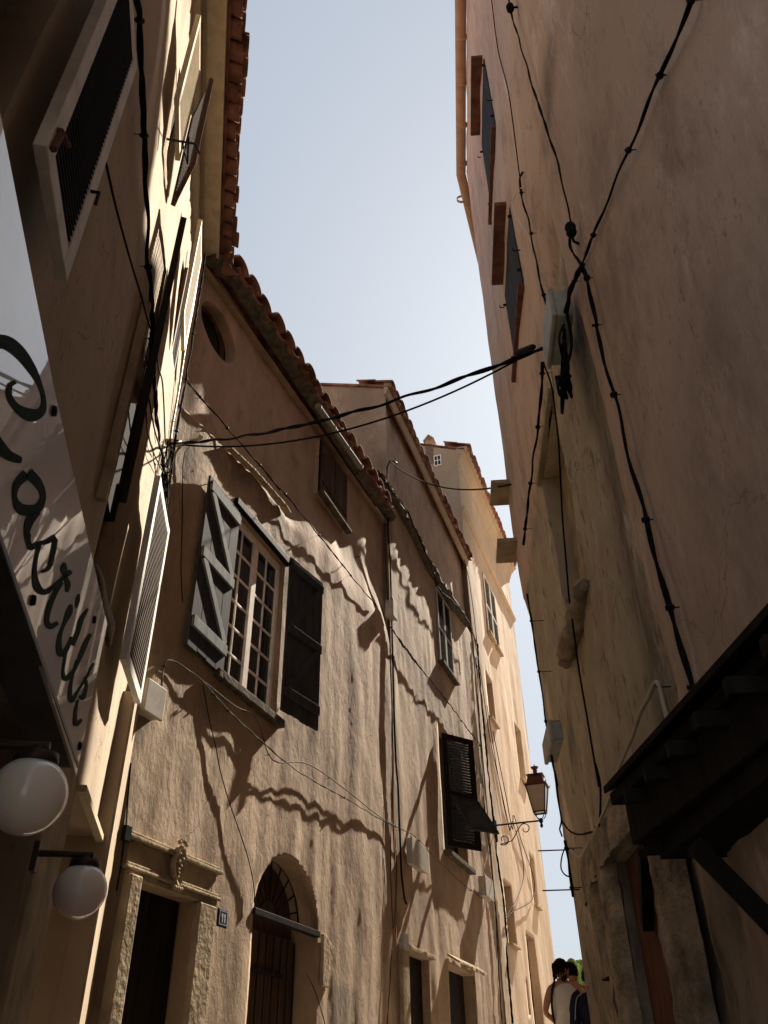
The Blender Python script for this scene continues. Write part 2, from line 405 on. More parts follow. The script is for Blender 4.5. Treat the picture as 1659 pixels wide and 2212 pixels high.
# ------------------------------------------------------------------ roof tiles
def tile_roof(name, pl, line, over, depth, parent, pitch=18, sp=.21, rad=.105, mat='terracotta', lift=.03, courses=3, rnd=1.0):
    """line: [(u,z)] eave line on the wall; barrel tiles run back from it"""
    mb = MB(); L_ = []; acc = 0
    tot = line[-1][0]-line[0][0]; n = int(tot/sp)
    def zz(u):
        for i in range(len(line)-1):
            if line[i][0] <= u <= line[i+1][0] or i == len(line)-2:
                t = (u-line[i][0])/(line[i+1][0]-line[i][0]); return line[i][1]+(line[i+1][1]-line[i][1])*t
    tp = math.tan(R(pitch)); ns = 8; cl = .42
    def tile(uc, zc, o0, o1, r0, r1, up, jz):
        vs = []; t = .014
        for (o, r_) in ((o0, r0), (o1, r1)):
            zo = zc + (over-o)*tp + jz
            for k in range(ns+1):
                a = math.pi*k/ns
                vs.append(pl.at(uc+math.cos(a)*r_, zo+(math.sin(a)*r_*.85 if up else -math.sin(a)*r_*.6), o))
            for k in range(ns+1):
                a = math.pi*k/ns; r2 = r_-t
                vs.append(pl.at(uc+math.cos(a)*r2, zo+(math.sin(a)*r2*.85 if up else -math.sin(a)*r2*.6)+(0 if up else 0), o))
        m = ns+1; fs = []
        for k in range(ns):
            fs += [(k, k+1, 2*m+k+1, 2*m+k), (m+k+1, m+k, 3*m+k, 3*m+k+1), (k+1, k, m+k, m+k+1), (2*m+k, 2*m+k+1, 3*m+k+1, 3*m+k)]
        fs += [(0, m, 3*m, 2*m)[::-1], (ns, m+ns, 3*m+ns, 2*m+ns)]
        mb.add(vs, fs, True)
    for i in range(n+1):
        u = line[0][0]+sp*i+sp*.25; zb = zz(u)+lift
        j = random.uniform(-.015, .015)*rnd; jo = random.uniform(-.03, .03)*rnd
        nc = courses
        for c in range(nc):
            o0 = over+jo-c*(cl-.05); o1 = o0-cl
            tile(u, zb, o0, o1, rad, rad*.82, True, j+.035-.012*c*0)
        u2 = u+sp/2
        tile(u2, zb+.055, over-.04+random.uniform(-.02, .02), over-.04-nc*(cl-.05), rad*.95, rad*.9, False, 0)
    # roof bed behind
    us = [p[0] for p in line]; q = []
    for i in range(len(line)-1):
        a, b_ = line[i], line[i+1]
        q.append([pl.at(a[0], a[1]+lift, over*.55), pl.at(b_[0], b_[1]+lift, over*.55), pl.at(b_[0], b_[1]+lift+(over*.55+depth)*tp, -depth), pl.at(a[0], a[1]+lift+(over*.55+depth)*tp, -depth)])
    for qq in q: mb.slab([p-Vector((0, 0, .02)) for p in qq], Vector((0, 0, 1)), .035)
    return mb.build(name, mat, parent)

# ------------------------------------------------------------------ shutters
def leaf(pl, u0, u1, z0, z1, o, parent, frame_mat, slat_mat=None, name='shutter', th=.035, fwid=.055, pitch=.045, mid=None, solid=False, cover=.8):
    mb = MB()
    mb.box(pl, u0, u0+fwid, z0, z1, o, o+th); mb.box(pl, u1-fwid, u1, z0, z1, o, o+th)
    rails = [z0, z1-fwid] + ([z0+(z1-z0)*mid] if mid else [])
    for rz in rails: mb.box(pl, u0+fwid, u1-fwid, rz, rz+fwid, o+.002, o+th-.002)
    s = mb.build(name, frame_mat, parent, bevel=.003)
    sb = MB()
    if solid: sb.box(pl, u0+fwid, u1-fwid, z0+fwid, z1-fwid, o+.008, o+th-.008)
    else:
        z = z0+fwid
        while z < z1-fwid-.01:
            a = pl.at(u0+fwid-.004, z, o+th-.003); b_ = pl.at(u1-fwid+.004, z, o+th-.003)
            c = pl.at(u1-fwid+.004, z+pitch*cover, o+.004); d = pl.at(u0+fwid-.004, z+pitch*cover, o+.004)
            sb.slab([a, b_, c, d], Vector((0, 0, 1)), .007); z += pitch
    sb.build('slats' if not solid else 'panel', slat_mat or frame_mat, s)
    return s
def hook(pl, u, z, o, parent, l=.07):
    mb = MB(); a = pl.at(u, z, o); b_ = pl.at(u, z, o+l)
    mb.tube([a, b_, b_+Vector((0, 0, .035))], .006, 5); return mb.build('wall_hook', 'iron', parent)

exec_parts = []
ZB = -3.5                      # walls start below the ground
def fbm(u, z, s, seed, o=3):
    return noise.fractal(Vector((u*s+seed, z*s*.55, seed*.37)), .6, 2.0, o)
def sstep(a, b, x):
    t = max(0, min(1, (x-a)/(b-a))); return t*t*(3-2*t)
def shell(parent, pl, u0, u1, ztop, depth, mat, rise=1.0, name='side_wall', mid=None):
    """side walls, back wall and ceiling closing a house behind its street front"""
    a0, a1 = ztop(u0), ztop(u1)
    q = [[pl.at(u0, ZB, 0), pl.at(u0, ZB, -depth), pl.at(u0, a0+rise, -depth), pl.at(u0, a0, 0)],
         [pl.at(u1, ZB, 0), pl.at(u1, ZB, -depth), pl.at(u1, a1+rise, -depth), pl.at(u1, a1, 0)],
         [pl.at(u0, ZB, -depth), pl.at(u1, ZB, -depth), pl.at(u1, a1+rise, -depth), pl.at(u0, a0+rise, -depth)],
         [pl.at(u0, a0-.05, -.02), pl.at(u1, a1-.05, -.02), pl.at(u1, a1+rise-.05, -depth), pl.at(u0, a0+rise-.05, -depth)]]
    return quadwall(name, q, mat, parent)
def plinterp(line):
    def f(u):
        if u <= line[0][0]: return line[0][1]
        for i in range(len(line)-1):
            if u <= line[i+1][0]:
                t = (u-line[i][0])/(line[i+1][0]-line[i][0]); return line[i][1]+(line[i+1][1]-line[i][1])*t
        return line[-1][1]
    return f

# ================================================================== HOUSE A  (round window, arched gateway)
UA1 = 6.52
hA = empty('plaster_house', PA.at(3, gz(*PA.at(3, 0).xy)), 'rough brown house with a round window under its eave and an arched gateway', 'house')
topA = plinterp([(0, 7.85), (.5, 8.10), (1.7, 8.16), (3, 8.24), (6, 8.40), (UA1, 8.42)])
ledge = plinterp([(0, 5.60), (.25, 5.62), (1.5, 5.85), (2.35, 5.92), (3.0, 5.8)])
def dispA(u, z):
    r = sstep(.15, -.15, z-ledge(u)) if u < 2.9 else sstep(6.3, 5.2, z+.25*math.sin(u*2))
    d =   .024*fbm(u, z*.55, 1.0, 3.1) + r*.0032*fbm(u, z*.6, 4.2, 9.2, 4) + r*.0026*noise.noise(Vector((u*24, z*13, 2)))
    if u < 2.5: d -= .11*sstep(-.02, .02, z-ledge(u))
    else: d -= .11*sstep(5.9, 6.1+.9*min(1, (u-2.5)/1.2), z+.1*math.sin(u*3))
    return d + .008*math.sin(u*1.3+1)
def smoothA(u, z): return 1.0 - (sstep(.1, -.1, z-ledge(u)) if u < 2.6 else sstep(6.6, 5.0, z))
def dirt_darkA(u, z):  # stains at drainpipe and base; darker at ledge, corner, eave and set patches
    d = .55*sstep(.25, 0, abs(u-6.45)) * (1 if z < 7 else .3)
    d += .5*sstep(1.6, .3, z)*.5
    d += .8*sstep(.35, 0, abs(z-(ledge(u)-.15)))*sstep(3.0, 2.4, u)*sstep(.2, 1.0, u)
    d += .9*sstep(.75, .55, max(abs(u-4.6)/.6, abs(z-.45)/.75))
    d += .5*sstep(.5, 0, abs(u-.1)) + .6*sstep(.9, .2, math.hypot((u-1.0), (z-3.1)*1.2))
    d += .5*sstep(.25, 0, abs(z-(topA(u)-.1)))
    return min(1, d)
oc = [(.635+.40*math.cos(a*math.pi/18), 7.30+.335*math.sin(a*math.pi/18)) for a in range(36)]
au0, au1, asp = 2.37, 3.86, 1.36
arch = [(au0, ZB), (au1, ZB), (au1, asp)] + [((au0+au1)/2+(au1-au0)/2*math.cos(a*math.pi/16), asp+.60*math.sin(a*math.pi/16)) for a in range(1, 16)] + [(au0, asp)]
WA = (1.33, 2.55, 3.26, 5.18); DA = (.46, 1.32, ZB, 1.27); UWr = (3.54, 4.57, 6.98, 8.0)
wall('wall', PA, -.15, UA1, ZB, topA, .038, [(oc, .30), (arch, .34), (rect(*WA), .16), (rect(*DA), .16), (rect(*UWr), .07)], dispA, 'plaster_rough', hA,
     {'patch': lambda u, z: smoothA(u, z)*.9, 'dirt_shade': dirt_darkA, 'rough': lambda u, z: 1-.85*smoothA(u, z)})
shell(hA, PA, 0, UA1, topA, 5, 'plaster_rough')
tile_roof('roof', PA, [(u, topA(u)) for u in (0.02, .5, 1.7, 3, 4.5, 5.95)], .23, 4.5, hA, lift=.035, sp=.34, rad=.165, courses=2)
mb = MB()   # mortar bed under the tiles and ledge strips
for i in range(40):
    u = UA1*i/40; u2 = UA1*(i+1)/40; j = random.uniform(-.012, .012)
    mb.hexa([PA.at(u, topA(u)-.045+j, -.02), PA.at(u2, topA(u2)-.045+j, -.02), PA.at(u2, topA(u2)+.05, -.02), PA.at(u, topA(u)+.05, -.02)],
            [PA.at(u, topA(u)-.02, .10+j), PA.at(u2, topA(u2)-.02, .10+j), PA.at(u2, topA(u2)+.05, .16), PA.at(u, topA(u)+.05, .16)])
mb.build('eave_mortar', 'mortar', hA)
mb = MB()   # the step in the plaster above the main window, capped with thin tiles
for i in range(9):
    u = .95+i*.17
    mb.hexa([PA.at(u, ledge(u)-.02, 0), PA.at(u+.165, ledge(u+.165)-.02, 0), PA.at(u+.165, ledge(u+.165)+.025, 0), PA.at(u, ledge(u)+.025, 0)],
            [PA.at(u, ledge(u)-.03, .075), PA.at(u+.165, ledge(u+.165)-.03, .07), PA.at(u+.165, ledge(u+.165)-.005, .07), PA.at(u, ledge(u)-.005, .075)])
mb.build('plaster_ledge', 'stone', hA, bevel=.004)
mb = MB(); a_, b_ = PA.at(2.84, 7.97, .19), PA.at(4.60, 8.16, .19); mb.tube([a_, a_.lerp(b_, .5), b_], .045, 14)
for t in (.02, .33, .66, .98): mb.lathe(a_.lerp(b_, t), (b_-a_), [(.044, -.015), (.052, -.015), (.052, .015), (.044, .015)], 14)
mb.build('gutter_pipe', 'pvc_white', hA)
# round window glass and frame
f = MB(); f.lathe(PA.at(.635, 7.30, -.275), PA.n, [(.30, 0), (.41, 0), (.41, .04), (.30, .04), (.30, 0)], 36)
rw = f.build('round_window', 'brown_wood', hA)
p = MB(); p.add([PA.at(.635+.40*math.cos(a*math.pi/18), 7.30+.36*math.sin(a*math.pi/18), -.26) for a in range(36)], [tuple(range(36))]); p.build('pane', 'glass_dark', rw)
# main casement window
u0, u1, z0, z1 = WA
fm = MB(); fo = -.12
fm.box(PA, u0, u1, z1-.09, z1, fo, fo+.05); fm.box(PA, u0, u1, z0, z0+.05, fo, fo+.05)
for uu in (u0, u1-.06, (u0+u1)/2-.05): fm.box(PA, uu, uu+(.10 if uu > u0 and uu < u1-.07 else .06), z0+.05, z1-.09, fo+.002, fo+.052)
nv = 6
for (a, b_) in ((u0+.06, (u0+u1)/2-.05), ((u0+u1)/2+.05, u1-.06)):
    fm.box(PA, (a+b_)/2-.012, (a+b_)/2+.012, z0+.05, z1-.09, fo+.012, fo+.034)
    for k in range(1, nv):
        zz = z0+.05+(z1-z0-.14)*k/nv
        fm.box(PA, a, b_, zz-.013, zz+.013, fo+.010, fo+.036)
win = fm.build('window', 'pale_paint', hA, bevel=.003)
p = MB(); p.box(PA, u0+.02, u1-.02, z0+.02, z1-.04, fo+.014, fo+.020); p.build('pane', 'glass_dark', win)
mb = MB(); mb.box(PA, u0-.1, u1+.06, z1-.0, z1+.085, -.02, .05); mb.build('lintel', 'dark_wood', hA, bevel=.006)
mb = MB(); mb.box(PA, u0-.12, u1+.1, z0-.09, z0, -.05, .07); mb.build('window_sill', 'mortar', hA, bevel=.012)
# Z-braced shutters
def zshutter(hinge, az, wd, z0, z1, out, flip, bracemat, braces, parent):
    pl2 = Plane((hinge.x, hinge.y), az, 1)
    mb = MB(); nb = 4
    for k in range(nb):
        a = wd*k/nb; mb.box(pl2, a+.003, a+wd/nb-.003, z0+random.uniform(-.01, .01), z1+random.uniform(-.01, .01), -.013, .013)
    s = mb.build('shutter', 'shutter_grey', parent, bevel=.003)
    mb = MB(); s_ = 1 if out > 0 else -1
    for zb in braces:
        mb = MB(); mb.box(pl2, .02, wd-.02, zb-.055, zb+.055, s_*.013, s_*.040); mb.build('brace', bracemat, s, bevel=.003)
    for k in range(len(braces)-1):
        za, zb2 = braces[k]+.055, braces[k+1]-.055
        a, b_ = (pl2.at(wd-.07, za, s_*.026), pl2.at(.07, zb2, s_*.026)) if flip else (pl2.at(.07, za, s_*.026), pl2.at(wd-.07, zb2, s_*.026))
        mb = MB(); mb.bar(a, b_, .085, .024, up=pl2.n); mb.build('brace', bracemat, s, bevel=.003)
    return s, pl2
s1, _ = zshutter(PA.at(WA[0]-.01, 0, .03), azA+180-3, .72, 3.22, 5.10, -1, False, 'brace_paint', (3.46, 4.20, 4.98), hA)
s2, _ = zshutter(PA.at(WA[1]+.03, 0, .04), azA+9, .74, 3.36, 5.30, 1, False, 'shutter_grey', (3.58, 4.35, 5.18), hA)
for u, z in ((.62, 5.0), (3.42, 4.1), (1.28, 3.15)): hook(PA, u, z, .02, hA)
# door 11: stone surround with crest, deep dark leaf
u0, u1, _, z1 = DA; dz = gz(*PA.at(.9, 0).xy)
mb = MB(); pr = []
mb.box(PA, u0-.15, u0-.005, ZB+1, z1+.02, -.1, .085)
ds = mb.build('door_surround', 'stone', hA, bevel=.012)
mb = MB(); mb.box(PA, u1+.005, u1+.27, ZB+1, z1+.0, -.1, .06); mb.build('door_jamb', 'stone', hA, bevel=.012)
mb = MB(); mb.box(PA, u0-.16, u1+.30, z1+.002, z1+.05, -.1, .045); mb.box(PA, u0-.19, u1+.33, z1+.05, z1+.075, -.02, .065); mb.box(PA, u0-.17, u1+.31, z1+.075, z1+.10, -.02, .05)
mb.box(PA, u0-.15, u1+.27, z1+.10, z1+.255, -.02, .03); mb.box(PA, u0-.2, u1+.33, z1+.255, z1+.285, -.02, .06); mb.box(PA, u0-.18, u1+.30, z1+.285, z1+.31, -.02, .045)
mb.build('entablature', 'stone', hA, bevel=.008)
mb = MB(); cu, cz = (u0+u1)/2+.05, z1+.19      # carved shield crest
outline = [(math.cos(a*math.pi/12)*.085*(1.0+.10*math.cos(4*a*math.pi/12)), math.sin(a*math.pi/12)*.155*(1+.06*math.sin(3*a*math.pi/12))) for a in range(24)]
a_ = [PA.at(cu+x, cz+z, .04) for x, z in outline]; b_ = [PA.at(cu+x*.85, cz+z*.88, .085) for x, z in outline]; c_ = [PA.at(cu+x*.6, cz+z*.62, .07) for x, z in outline]
n = 24; mb.add(a_+b_+c_, [(k, (k+1) % n, n+(k+1) % n, n+k) for k in range(n)]+[(n+k, n+(k+1) % n, 2*n+(k+1) % n, 2*n+k) for k in range(n)]+[tuple(range(2*n, 3*n))])
for k in range(18):
    a = k*math.pi/9; mb.ball(PA.at(cu+math.cos(a)*.075, cz+math.sin(a)*.14, .066), .012, 8)
for k in range(5): mb.ball(PA.at(cu-.05+k*.025, cz+.165+.02*math.sin(k*.785), .075), .018, 8)
for k in range(7): mb.ball(PA.at(cu-.03+.01*k*(k % 2), cz-.09+.028*k, .078), .016, 8)
for k in range(4): mb.ball(PA.at(cu-.045+k*.03, cz-.165, .075), .02, 8)
mb.build('crest', 'stone', hA)
mb = MB()
for k in range(4): mb.box(PA, u0+.01+k*.21, u0+.01+k*.21+.2, ZB+1, z1+.0, -.15, -.12)
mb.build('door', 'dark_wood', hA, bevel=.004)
# arched gateway: boarded gate, transom bar, fanlight grille
mb = MB(); k = au0+.02
while k < au1-.05: mb.box(PA, k, min(k+.155, au1-.01), ZB+1, asp-.06, -.30, -.265); k += .165
gt = mb.build('gate', 'brown_wood', hA, bevel=.004)
mb = MB()
for k in range(9): uu = au0+.12+k*.165; mb.tube([PA.at(uu, ZB+1, -.24), PA.at(uu, asp-.08, -.24)], .009, 6)
for zz in (.95, -.2): mb.box(PA, au0+.02, au1-.3, zz-.02, zz+.02, -.26, -.235)
mb.build('gate_bars', 'iron', gt)
mb = MB(); mb.box(PA, au0-.01, au1+.03, asp-.03, asp+.03, -.05, .02); mb.build('transom', 'dark_wood', hA, bevel=.006)
mb = MB(); fc = ((au0+au1)/2, asp+.05); mb2 = []
for k in range(11):
    a = math.pi*(k+.0)/10; c, s_ = math.cos(a), math.sin(a)
    mb.tube([PA.at(fc[0]+c*.22, fc[1]+s_*.18, -.22), PA.at(fc[0]+c*.72, fc[1]+s_*.54, -.22)], .009, 6)
for rr in (.22, .72):
    mb.tube([PA.at(fc[0]+math.cos(math.pi*k/20)*rr, fc[1]+math.sin(math.pi*k/20)*rr*.77, -.22) for k in range(21)], .010, 6)
fg = mb.build('fanlight_grille', 'iron', hA)
p = MB(); p.box(PA, au0, au1, asp-.06, asp+.60, -.33, -.31); p.build('backing_board', 'brown_wood', fg)
# upper closed shutters
u0, u1, z0, z1 = UWr; um = (u0+u1)/2
for a, b_ in ((u0+.01, um-.012), (um+.012, u1-.01)):
    mb = MB()
    for k in range(3): w_ = (b_-a)/3; mb.box(PA, a+k*w_+.002, a+(k+1)*w_-.002, z0+.01, z1-.01, -.05, -.02)
    mb.box(PA, a+.02, b_-.02, z0+.22, z0+.25, -.02, -.008)
    mb.build('shutter', 'brown_wood', hA, bevel=.003)
mb = MB(); mb.box(PA, u0-.05, u1+.05, z0-.05, z0-.005, -.05, .05); mb.build('window_sill', 'mortar', hA, bevel=.01)
hook(PA, u0-.2, z0+.5, .0, hA, .12); hook(PA, u1+.25, z0-.35, .0, hA, .10)
# scrap of older thicker plaster right of the arch
mb = MB(); pts = [PA.uz(g(7, x, y)) for x, y in ((868, 1085), (890, 1100), (938, 1180), (915, 1290), (905, 1430), (860, 1420))]
n = len(pts); mb.add([PA.at(u, z, .0) for u, z in pts]+[PA.at(u, z, .035) for u, z in pts], [(k, (k+1) % n, n+(k+1) % n, n+k) for k in range(n)]+[tuple(range(n, 2*n))]); mb.build('old_plaster_edge', 'stone', hA, bevel=.008)

# ================================================================== HOUSE B
UB1 = 13.0
hB = empty('plaster_house', PA.at(9, gz(*PA.at(9, 0).xy)), 'brown house in mid row with a propped dark shutter and two dark doorways', 'house')
topB = plinterp([(UA1, 11.85), (8.6, 11.78), (12.7, 11.52), (UB1, 11.5)])
lB = [PA.uz(g(8, x, y), .08) for x, y in ((85, 480), (130, 570), (200, 670), (300, 850), (345, 940), (400, 1060), (480, 1180), (590, 1350), (640, 1420))]
ledgeB = plinterp(lB)
def dispB(u, z):
    return .024*fbm(u, z*.5, 1.1, 5.1) + .0045*fbm(u, z*.6, 4.5, 1.2, 4)*sstep(9, 6, z) - .02 - .12*sstep(-.05, .15, z-ledgeB(u))
WB1 = (9.68, 10.78, 7.05, 8.80); WB2 = (9.25, 10.9, 3.35, 5.62); DB1 = (6.95, 8.05, ZB, 1.56); DB2 = (9.05, 10.7, ZB, 1.60)
wall('wall', PA, UA1, UB1, ZB, topB, .06, [(rect(*WB1), .10), (rect(*WB2), .25), (rect(*DB1), .16), (rect(*DB2), .22)], dispB, 'plaster_rough', hB,
     {'patch': lambda u, z: sstep(9.0, 9.6, z)*.9, 'dirt_shade': lambda u, z: min(1, .7*sstep(.4, 0, abs(u-UA1))+.6*sstep(.5, 0, abs(u-UB1+.1))+.5*sstep(2.5, 0, z)+.55*sstep(.35, .05, abs(z-6.0+.12*(u-9)))*sstep(7, 9, u)),
      'rough': lambda u, z: 1-.8*sstep(9.0, 9.8, z)})
shell(hB, PA, UA1, UB1, topB, 5, 'plaster_rough', rise=1.9)
tile_roof('roof', PA, [(UA1-.05, topB(UA1)), (8.6, topB(8.6)), (12.7, topB(12.7)), (UB1-.05, topB(UB1))], .17, 5, hB, sp=.30, rad=.145, courses=2, lift=-.12, pitch=21)
def cornice(pl, us, top, prof, name, mat, parent):
    """prof: (offset, dz) polyline swept along the wall top"""
    mb = MB(); n = len(prof); vs = [pl.at(u, top(u)+dz, o) for u in us for o, dz in prof]
    mb.add(vs, [(i*n+k, i*n+k+1, (i+1)*n+k+1, (i+1)*n+k) for i in range(len(us)-1) for k in range(n-1)])
    mb.add([vs[k] for k in range(n)], [tuple(range(n))]); mb.add(vs[-n:], [tuple(range(n))]); return mb.build(name, mat, parent)
usB = [UA1-.05+(UB1-UA1+.05)*i/10 for i in range(11)]
cornice(PA, usB, topB, [(-.02, -.30), (.02, -.30), (.05, -.20), (.09, -.06), (.12, -.04), (.12, .02), (-.02, .06)], 'cornice', 'plaster_ochre', hB)
lp = smooth_path([Vector((*PA.uz(g(8, x, y), .08), 0)) for x, y in ((85, 480), (130, 570), (200, 670), (300, 850), (345, 940), (400, 1060), (480, 1180), (590, 1350), (640, 1420))], 8)
mb = MB(); n = len(lp); vs = []
for i, c in enumerate(lp):
    j = [random.uniform(-.03, .03) for _ in range(4)]; t = (lp[min(i+1, n-1)]-lp[max(i-1, 0)]).normalized(); nx = Vector((-t.y, t.x, 0))
    for o, d, jj in ((-.02, -.09, 0), (.06, -.08, j[0]), (.12, -.02, j[1]), (.10, .05, j[2]), (-.02, .07, 0)):
        p = c+nx*(d+jj*.6); vs.append(PA.at(p.x, p.y, max(-.02, o+jj*(1 if o > 0 else 0))))
mb.add(vs, [(i*5+k, i*5+k+1, (i+1)*5+k+1, (i+1)*5+k) for i in range(n-1) for k in range(4)]); mb.build('broken_ledge', 'mortar', hB)
u0, u1, z0, z1 = WB1; um = (u0+u1)/2
leaf(PA, u0+.01, um-.005, z0, z1, -.03, hB, 'louvre_white', 'shutter_grey', pitch=.06, mid=.45)
leaf(PA, um+.005, u1-.01, z0, z1, -.03, hB, 'louvre_white', 'shutter_grey', pitch=.06, mid=.45)
mb = MB(); mb.box(PA, u0-.08, u1+.08, z0-.07, z0-.005, -.05, .09); mb.build('window_sill', 'mortar', hB, bevel=.01)
mb = MB(); mb.box(PA, u0-.3, u0-.0, z1+.15, z1+.3, 0, .11); mb.box(PA, u0, u1+.2, z1+.02, z1+.16, 0, .08); mb.build('window_hood', 'mortar', hB, bevel=.02)
# hanging-open louvred shutter with its lower flap pushed out
PS = Plane(PA.at(9.30, 0, .02).xy, 54, 1)
z0, z1 = 3.42, 5.42; wS = .76
lf = leaf(PS, 0, wS, z0, z1, 0, hB, 'dark_wood', 'dark_wood', pitch=.052, mid=.42, fwid=.11, cover=1.02)
mb = MB(); a = PS.at(.12, z0+.95, -.02); b_ = PS.at(.72, z0+.95, -.02); dn = (Vector((0, 0, -.72))+PS.n*.42+PS.ud*.12)
a2, b2 = a+dn, b_+dn
mb.bar(a, a2, .05, .03, PS.n); mb.bar(b_, b2, .05, .03, PS.n); mb.bar(a, b_, .03, .05, PS.n); mb.bar(a2, b2, .03, .05, PS.n)
for k in range(1, 16):
    t = k/16; mb.bar(a.lerp(a2, t), b_.lerp(b2, t), .035, .006, dn.normalized()*.6+PS.n)
mb.build('lower_flap', 'shutter_grey', lf)
PQ = Plane(PA.at(10.85, 0, .02).xy, azA+90, 1)
u0, u1, z0, z1 = WB2
mb = MB(); mb.box(PA, u0, u1, z0, z1, -.24, -.2); mb.build('window_boarding', 'dark_wood', hB)
mb = MB(); mb.box(PA, u0-.05, u1+.1, z0-.08, z0, -.05, .1); mb.build('window_sill', 'mortar', hB, bevel=.01)
for (u0, u1, _, z1) in (DB1, DB2):
    mb = MB(); k = u0+.01
    dd = -.14 if u0 < 8 else -.20
    while k < u1-.05: mb.box(PA, k, min(k+.17, u1-.01), ZB+1, z1-.0, dd-.03, dd); k += .172
    mb.build('door', 'dark_wood', hB, bevel=.004)
mb = MB(); mb.box(PA, DB1[0]-.30, DB1[0]-.01, ZB+1, DB1[3], -.1, .03); mb.box(PA, DB1[0]-.3, DB1[1]+.1, DB1[3]+.003, DB1[3]+.06, -.05, .06); mb.build('door_surround', 'stone', hB, bevel=.01)
mb = MB()       # crumbling little canopy over the second doorway
for k in range(7):
    u = DB2[0]-.05+k*.27; mb.hexa([PA.at(u, DB2[3]+.12, 0), PA.at(u+.25, DB2[3]+.12, 0), PA.at(u+.25, DB2[3]+.16, 0), PA.at(u, DB2[3]+.16, 0)],
                                 [PA.at(u, DB2[3]+.0+random.uniform(-.03, .03), .20), PA.at(u+.25, DB2[3]+random.uniform(-.03, .03), .19), PA.at(u+.25, DB2[3]+.04, .19), PA.at(u, DB2[3]+.04, .20)])
mb.build('door_canopy', 'stone', hB, bevel=.006)

# ================================================================== HOUSE C
UC1 = 19.9
hC = empty('plaster_house', PA.at(17, gz(*PA.at(17, 0).xy)), 'pale ochre house at the far end of the row, tallest, with white shutters', 'house')
topC = plinterp([(UB1, 15.2), (UC1, 15.05)])
dispC = lambda u, z: .02*fbm(u, z*.5, .8, 2.2) + .004*fbm(u, z, 5, 1)
WC1 = (15.05, 16.55, 10.31, 12.2); HC = [(14.12, 14.95, 7.52, 8.72), (17.7, 18.6, 7.05, 8.68), (17.66, 18.35, 3.82, 5.04), (14.0, 14.8, 2.51, 3.74), (16.0, 17.1, ZB, 2.95), (15.42, 15.62, 1.3, 1.95)]
wall('wall', PA, UB1, UC1, ZB, topC, .10, [(rect(*WC1), .08)]+[(rect(*h), .22) for h in HC], dispC, 'plaster_ochre', hC,
     {'rough': lambda u, z: .5, 'dirt_shade': lambda u, z: .25*sstep(2.5, -1, z)})
shell(hC, PA, UB1, UC1, topC, 6, 'plaster_ochre', rise=2.7)
usC = [UB1-.03+(UC1-UB1+.06)*i/8 for i in range(9)]
cornice(PA, usC, topC, [(-.02, -.52), (.02, -.50), (.05, -.38), (.13, -.18), (.27, -.03), (.32, -.01), (.32, .04), (-.02, .08)], 'cornice', 'plaster_ochre', hC)
cornice(PA, usC, lambda u: 13.1, [(-.02, -.14), (.04, -.12), (.09, -.03), (.09, .03), (-.02, .10)], 'string_course', 'plaster_ochre', hC)
tile_roof('roof', PA, [(UB1-.05, topC(UB1)), (17, topC(17)), (UC1-.3, topC(UC1))], .42, 6, hC, lift=-.06, pitch=24, sp=.27, rad=.13, courses=2)
u0, u1, z0, z1 = WC1; um = (u0+u1)/2
for a, b_ in ((u0, um-.01), (um+.01, u1)): leaf(PA, a, b_, z0, z1, .0, hC, 'louvre_white', 'louvre_white', pitch=.09, mid=.45, fwid=.07)
mb = MB(); mb.box(PA, u0-.06, um-.1, z0-.09, z0-.01, 0, .10); mb.build('window_sill', 'stone', hC, bevel=.01)
mb = MB(); mb.box(PA, um+.1, u1+.1, z0-.09, z0-.01, 0, .10); mb.build('window_sill', 'stone', hC, bevel=.01)
for (u0, u1, z0, z1), m_ in zip(HC, ('brown_wood', 'brown_wood', 'brown_wood', 'brown_wood', 'dark_wood', 'dark_wood')):
    mb = MB(); mb.box(PA, u0+.01, u1-.01, max(z0, ZB+1)+.01, z1-.01, -.21, -.17); mb.box(PA, (u0+u1)/2-.02, (u0+u1)/2+.02, max(z0, ZB+1)+.02, z1-.02, -.17, -.15)
    mb.build('shutter' if z0 > 2 else 'door', m_, hC)
    if z0 > 2: mb = MB(); mb.box(PA, u0-.04, u1+.04, z0-.05, z0-.004, -.1, .09); mb.build('window_sill', 'stone', hC, bevel=.008)
# small window in the side gable, chimney
PG = Plane(PA.at(UB1, 0, 0).xy, azA-90, 1)   # u runs back from the street, normal faces camera
gq = g(8, 440, 390); gu, gzz = PG.uz(gq)
PG.n = -PG.n if PG.n.dot(Vector((0, -1, 0))) < 0 else PG.n
mb = MB(); mb.box(PG, gu-.11, gu+.11, gzz-.20, gzz+.20, .0, .03); gw = mb.build('gable_window', 'pale_paint', hC)
mb = MB(); [mb.box(PG, gu+sx*.048-.034, gu+sx*.048+.034, gzz+sz*.088-.072, gzz+sz*.088+.072, .03, .034) for sx in (-1, 1) for sz in (-1, 1)]; mb.build('pane', 'glass_dark', gw)
cu_, cz_ = PG.uz(g(8, 383, 262))
mb = MB(); mb.box(PG, cu_-.12, cu_+.12, cz_-.9, cz_+.0, -.3, .0)
for sx in (-1, 1): mb.slab([PG.at(cu_+sx*.17, cz_+.0, -.3), PG.at(cu_, cz_+.20, -.3), PG.at(cu_, cz_+.20, .02), PG.at(cu_+sx*.17, cz_+.0, .02)], Vector((0, 0, 1)), .05)
mb.build('chimney', 'plaster_ochre', hC)

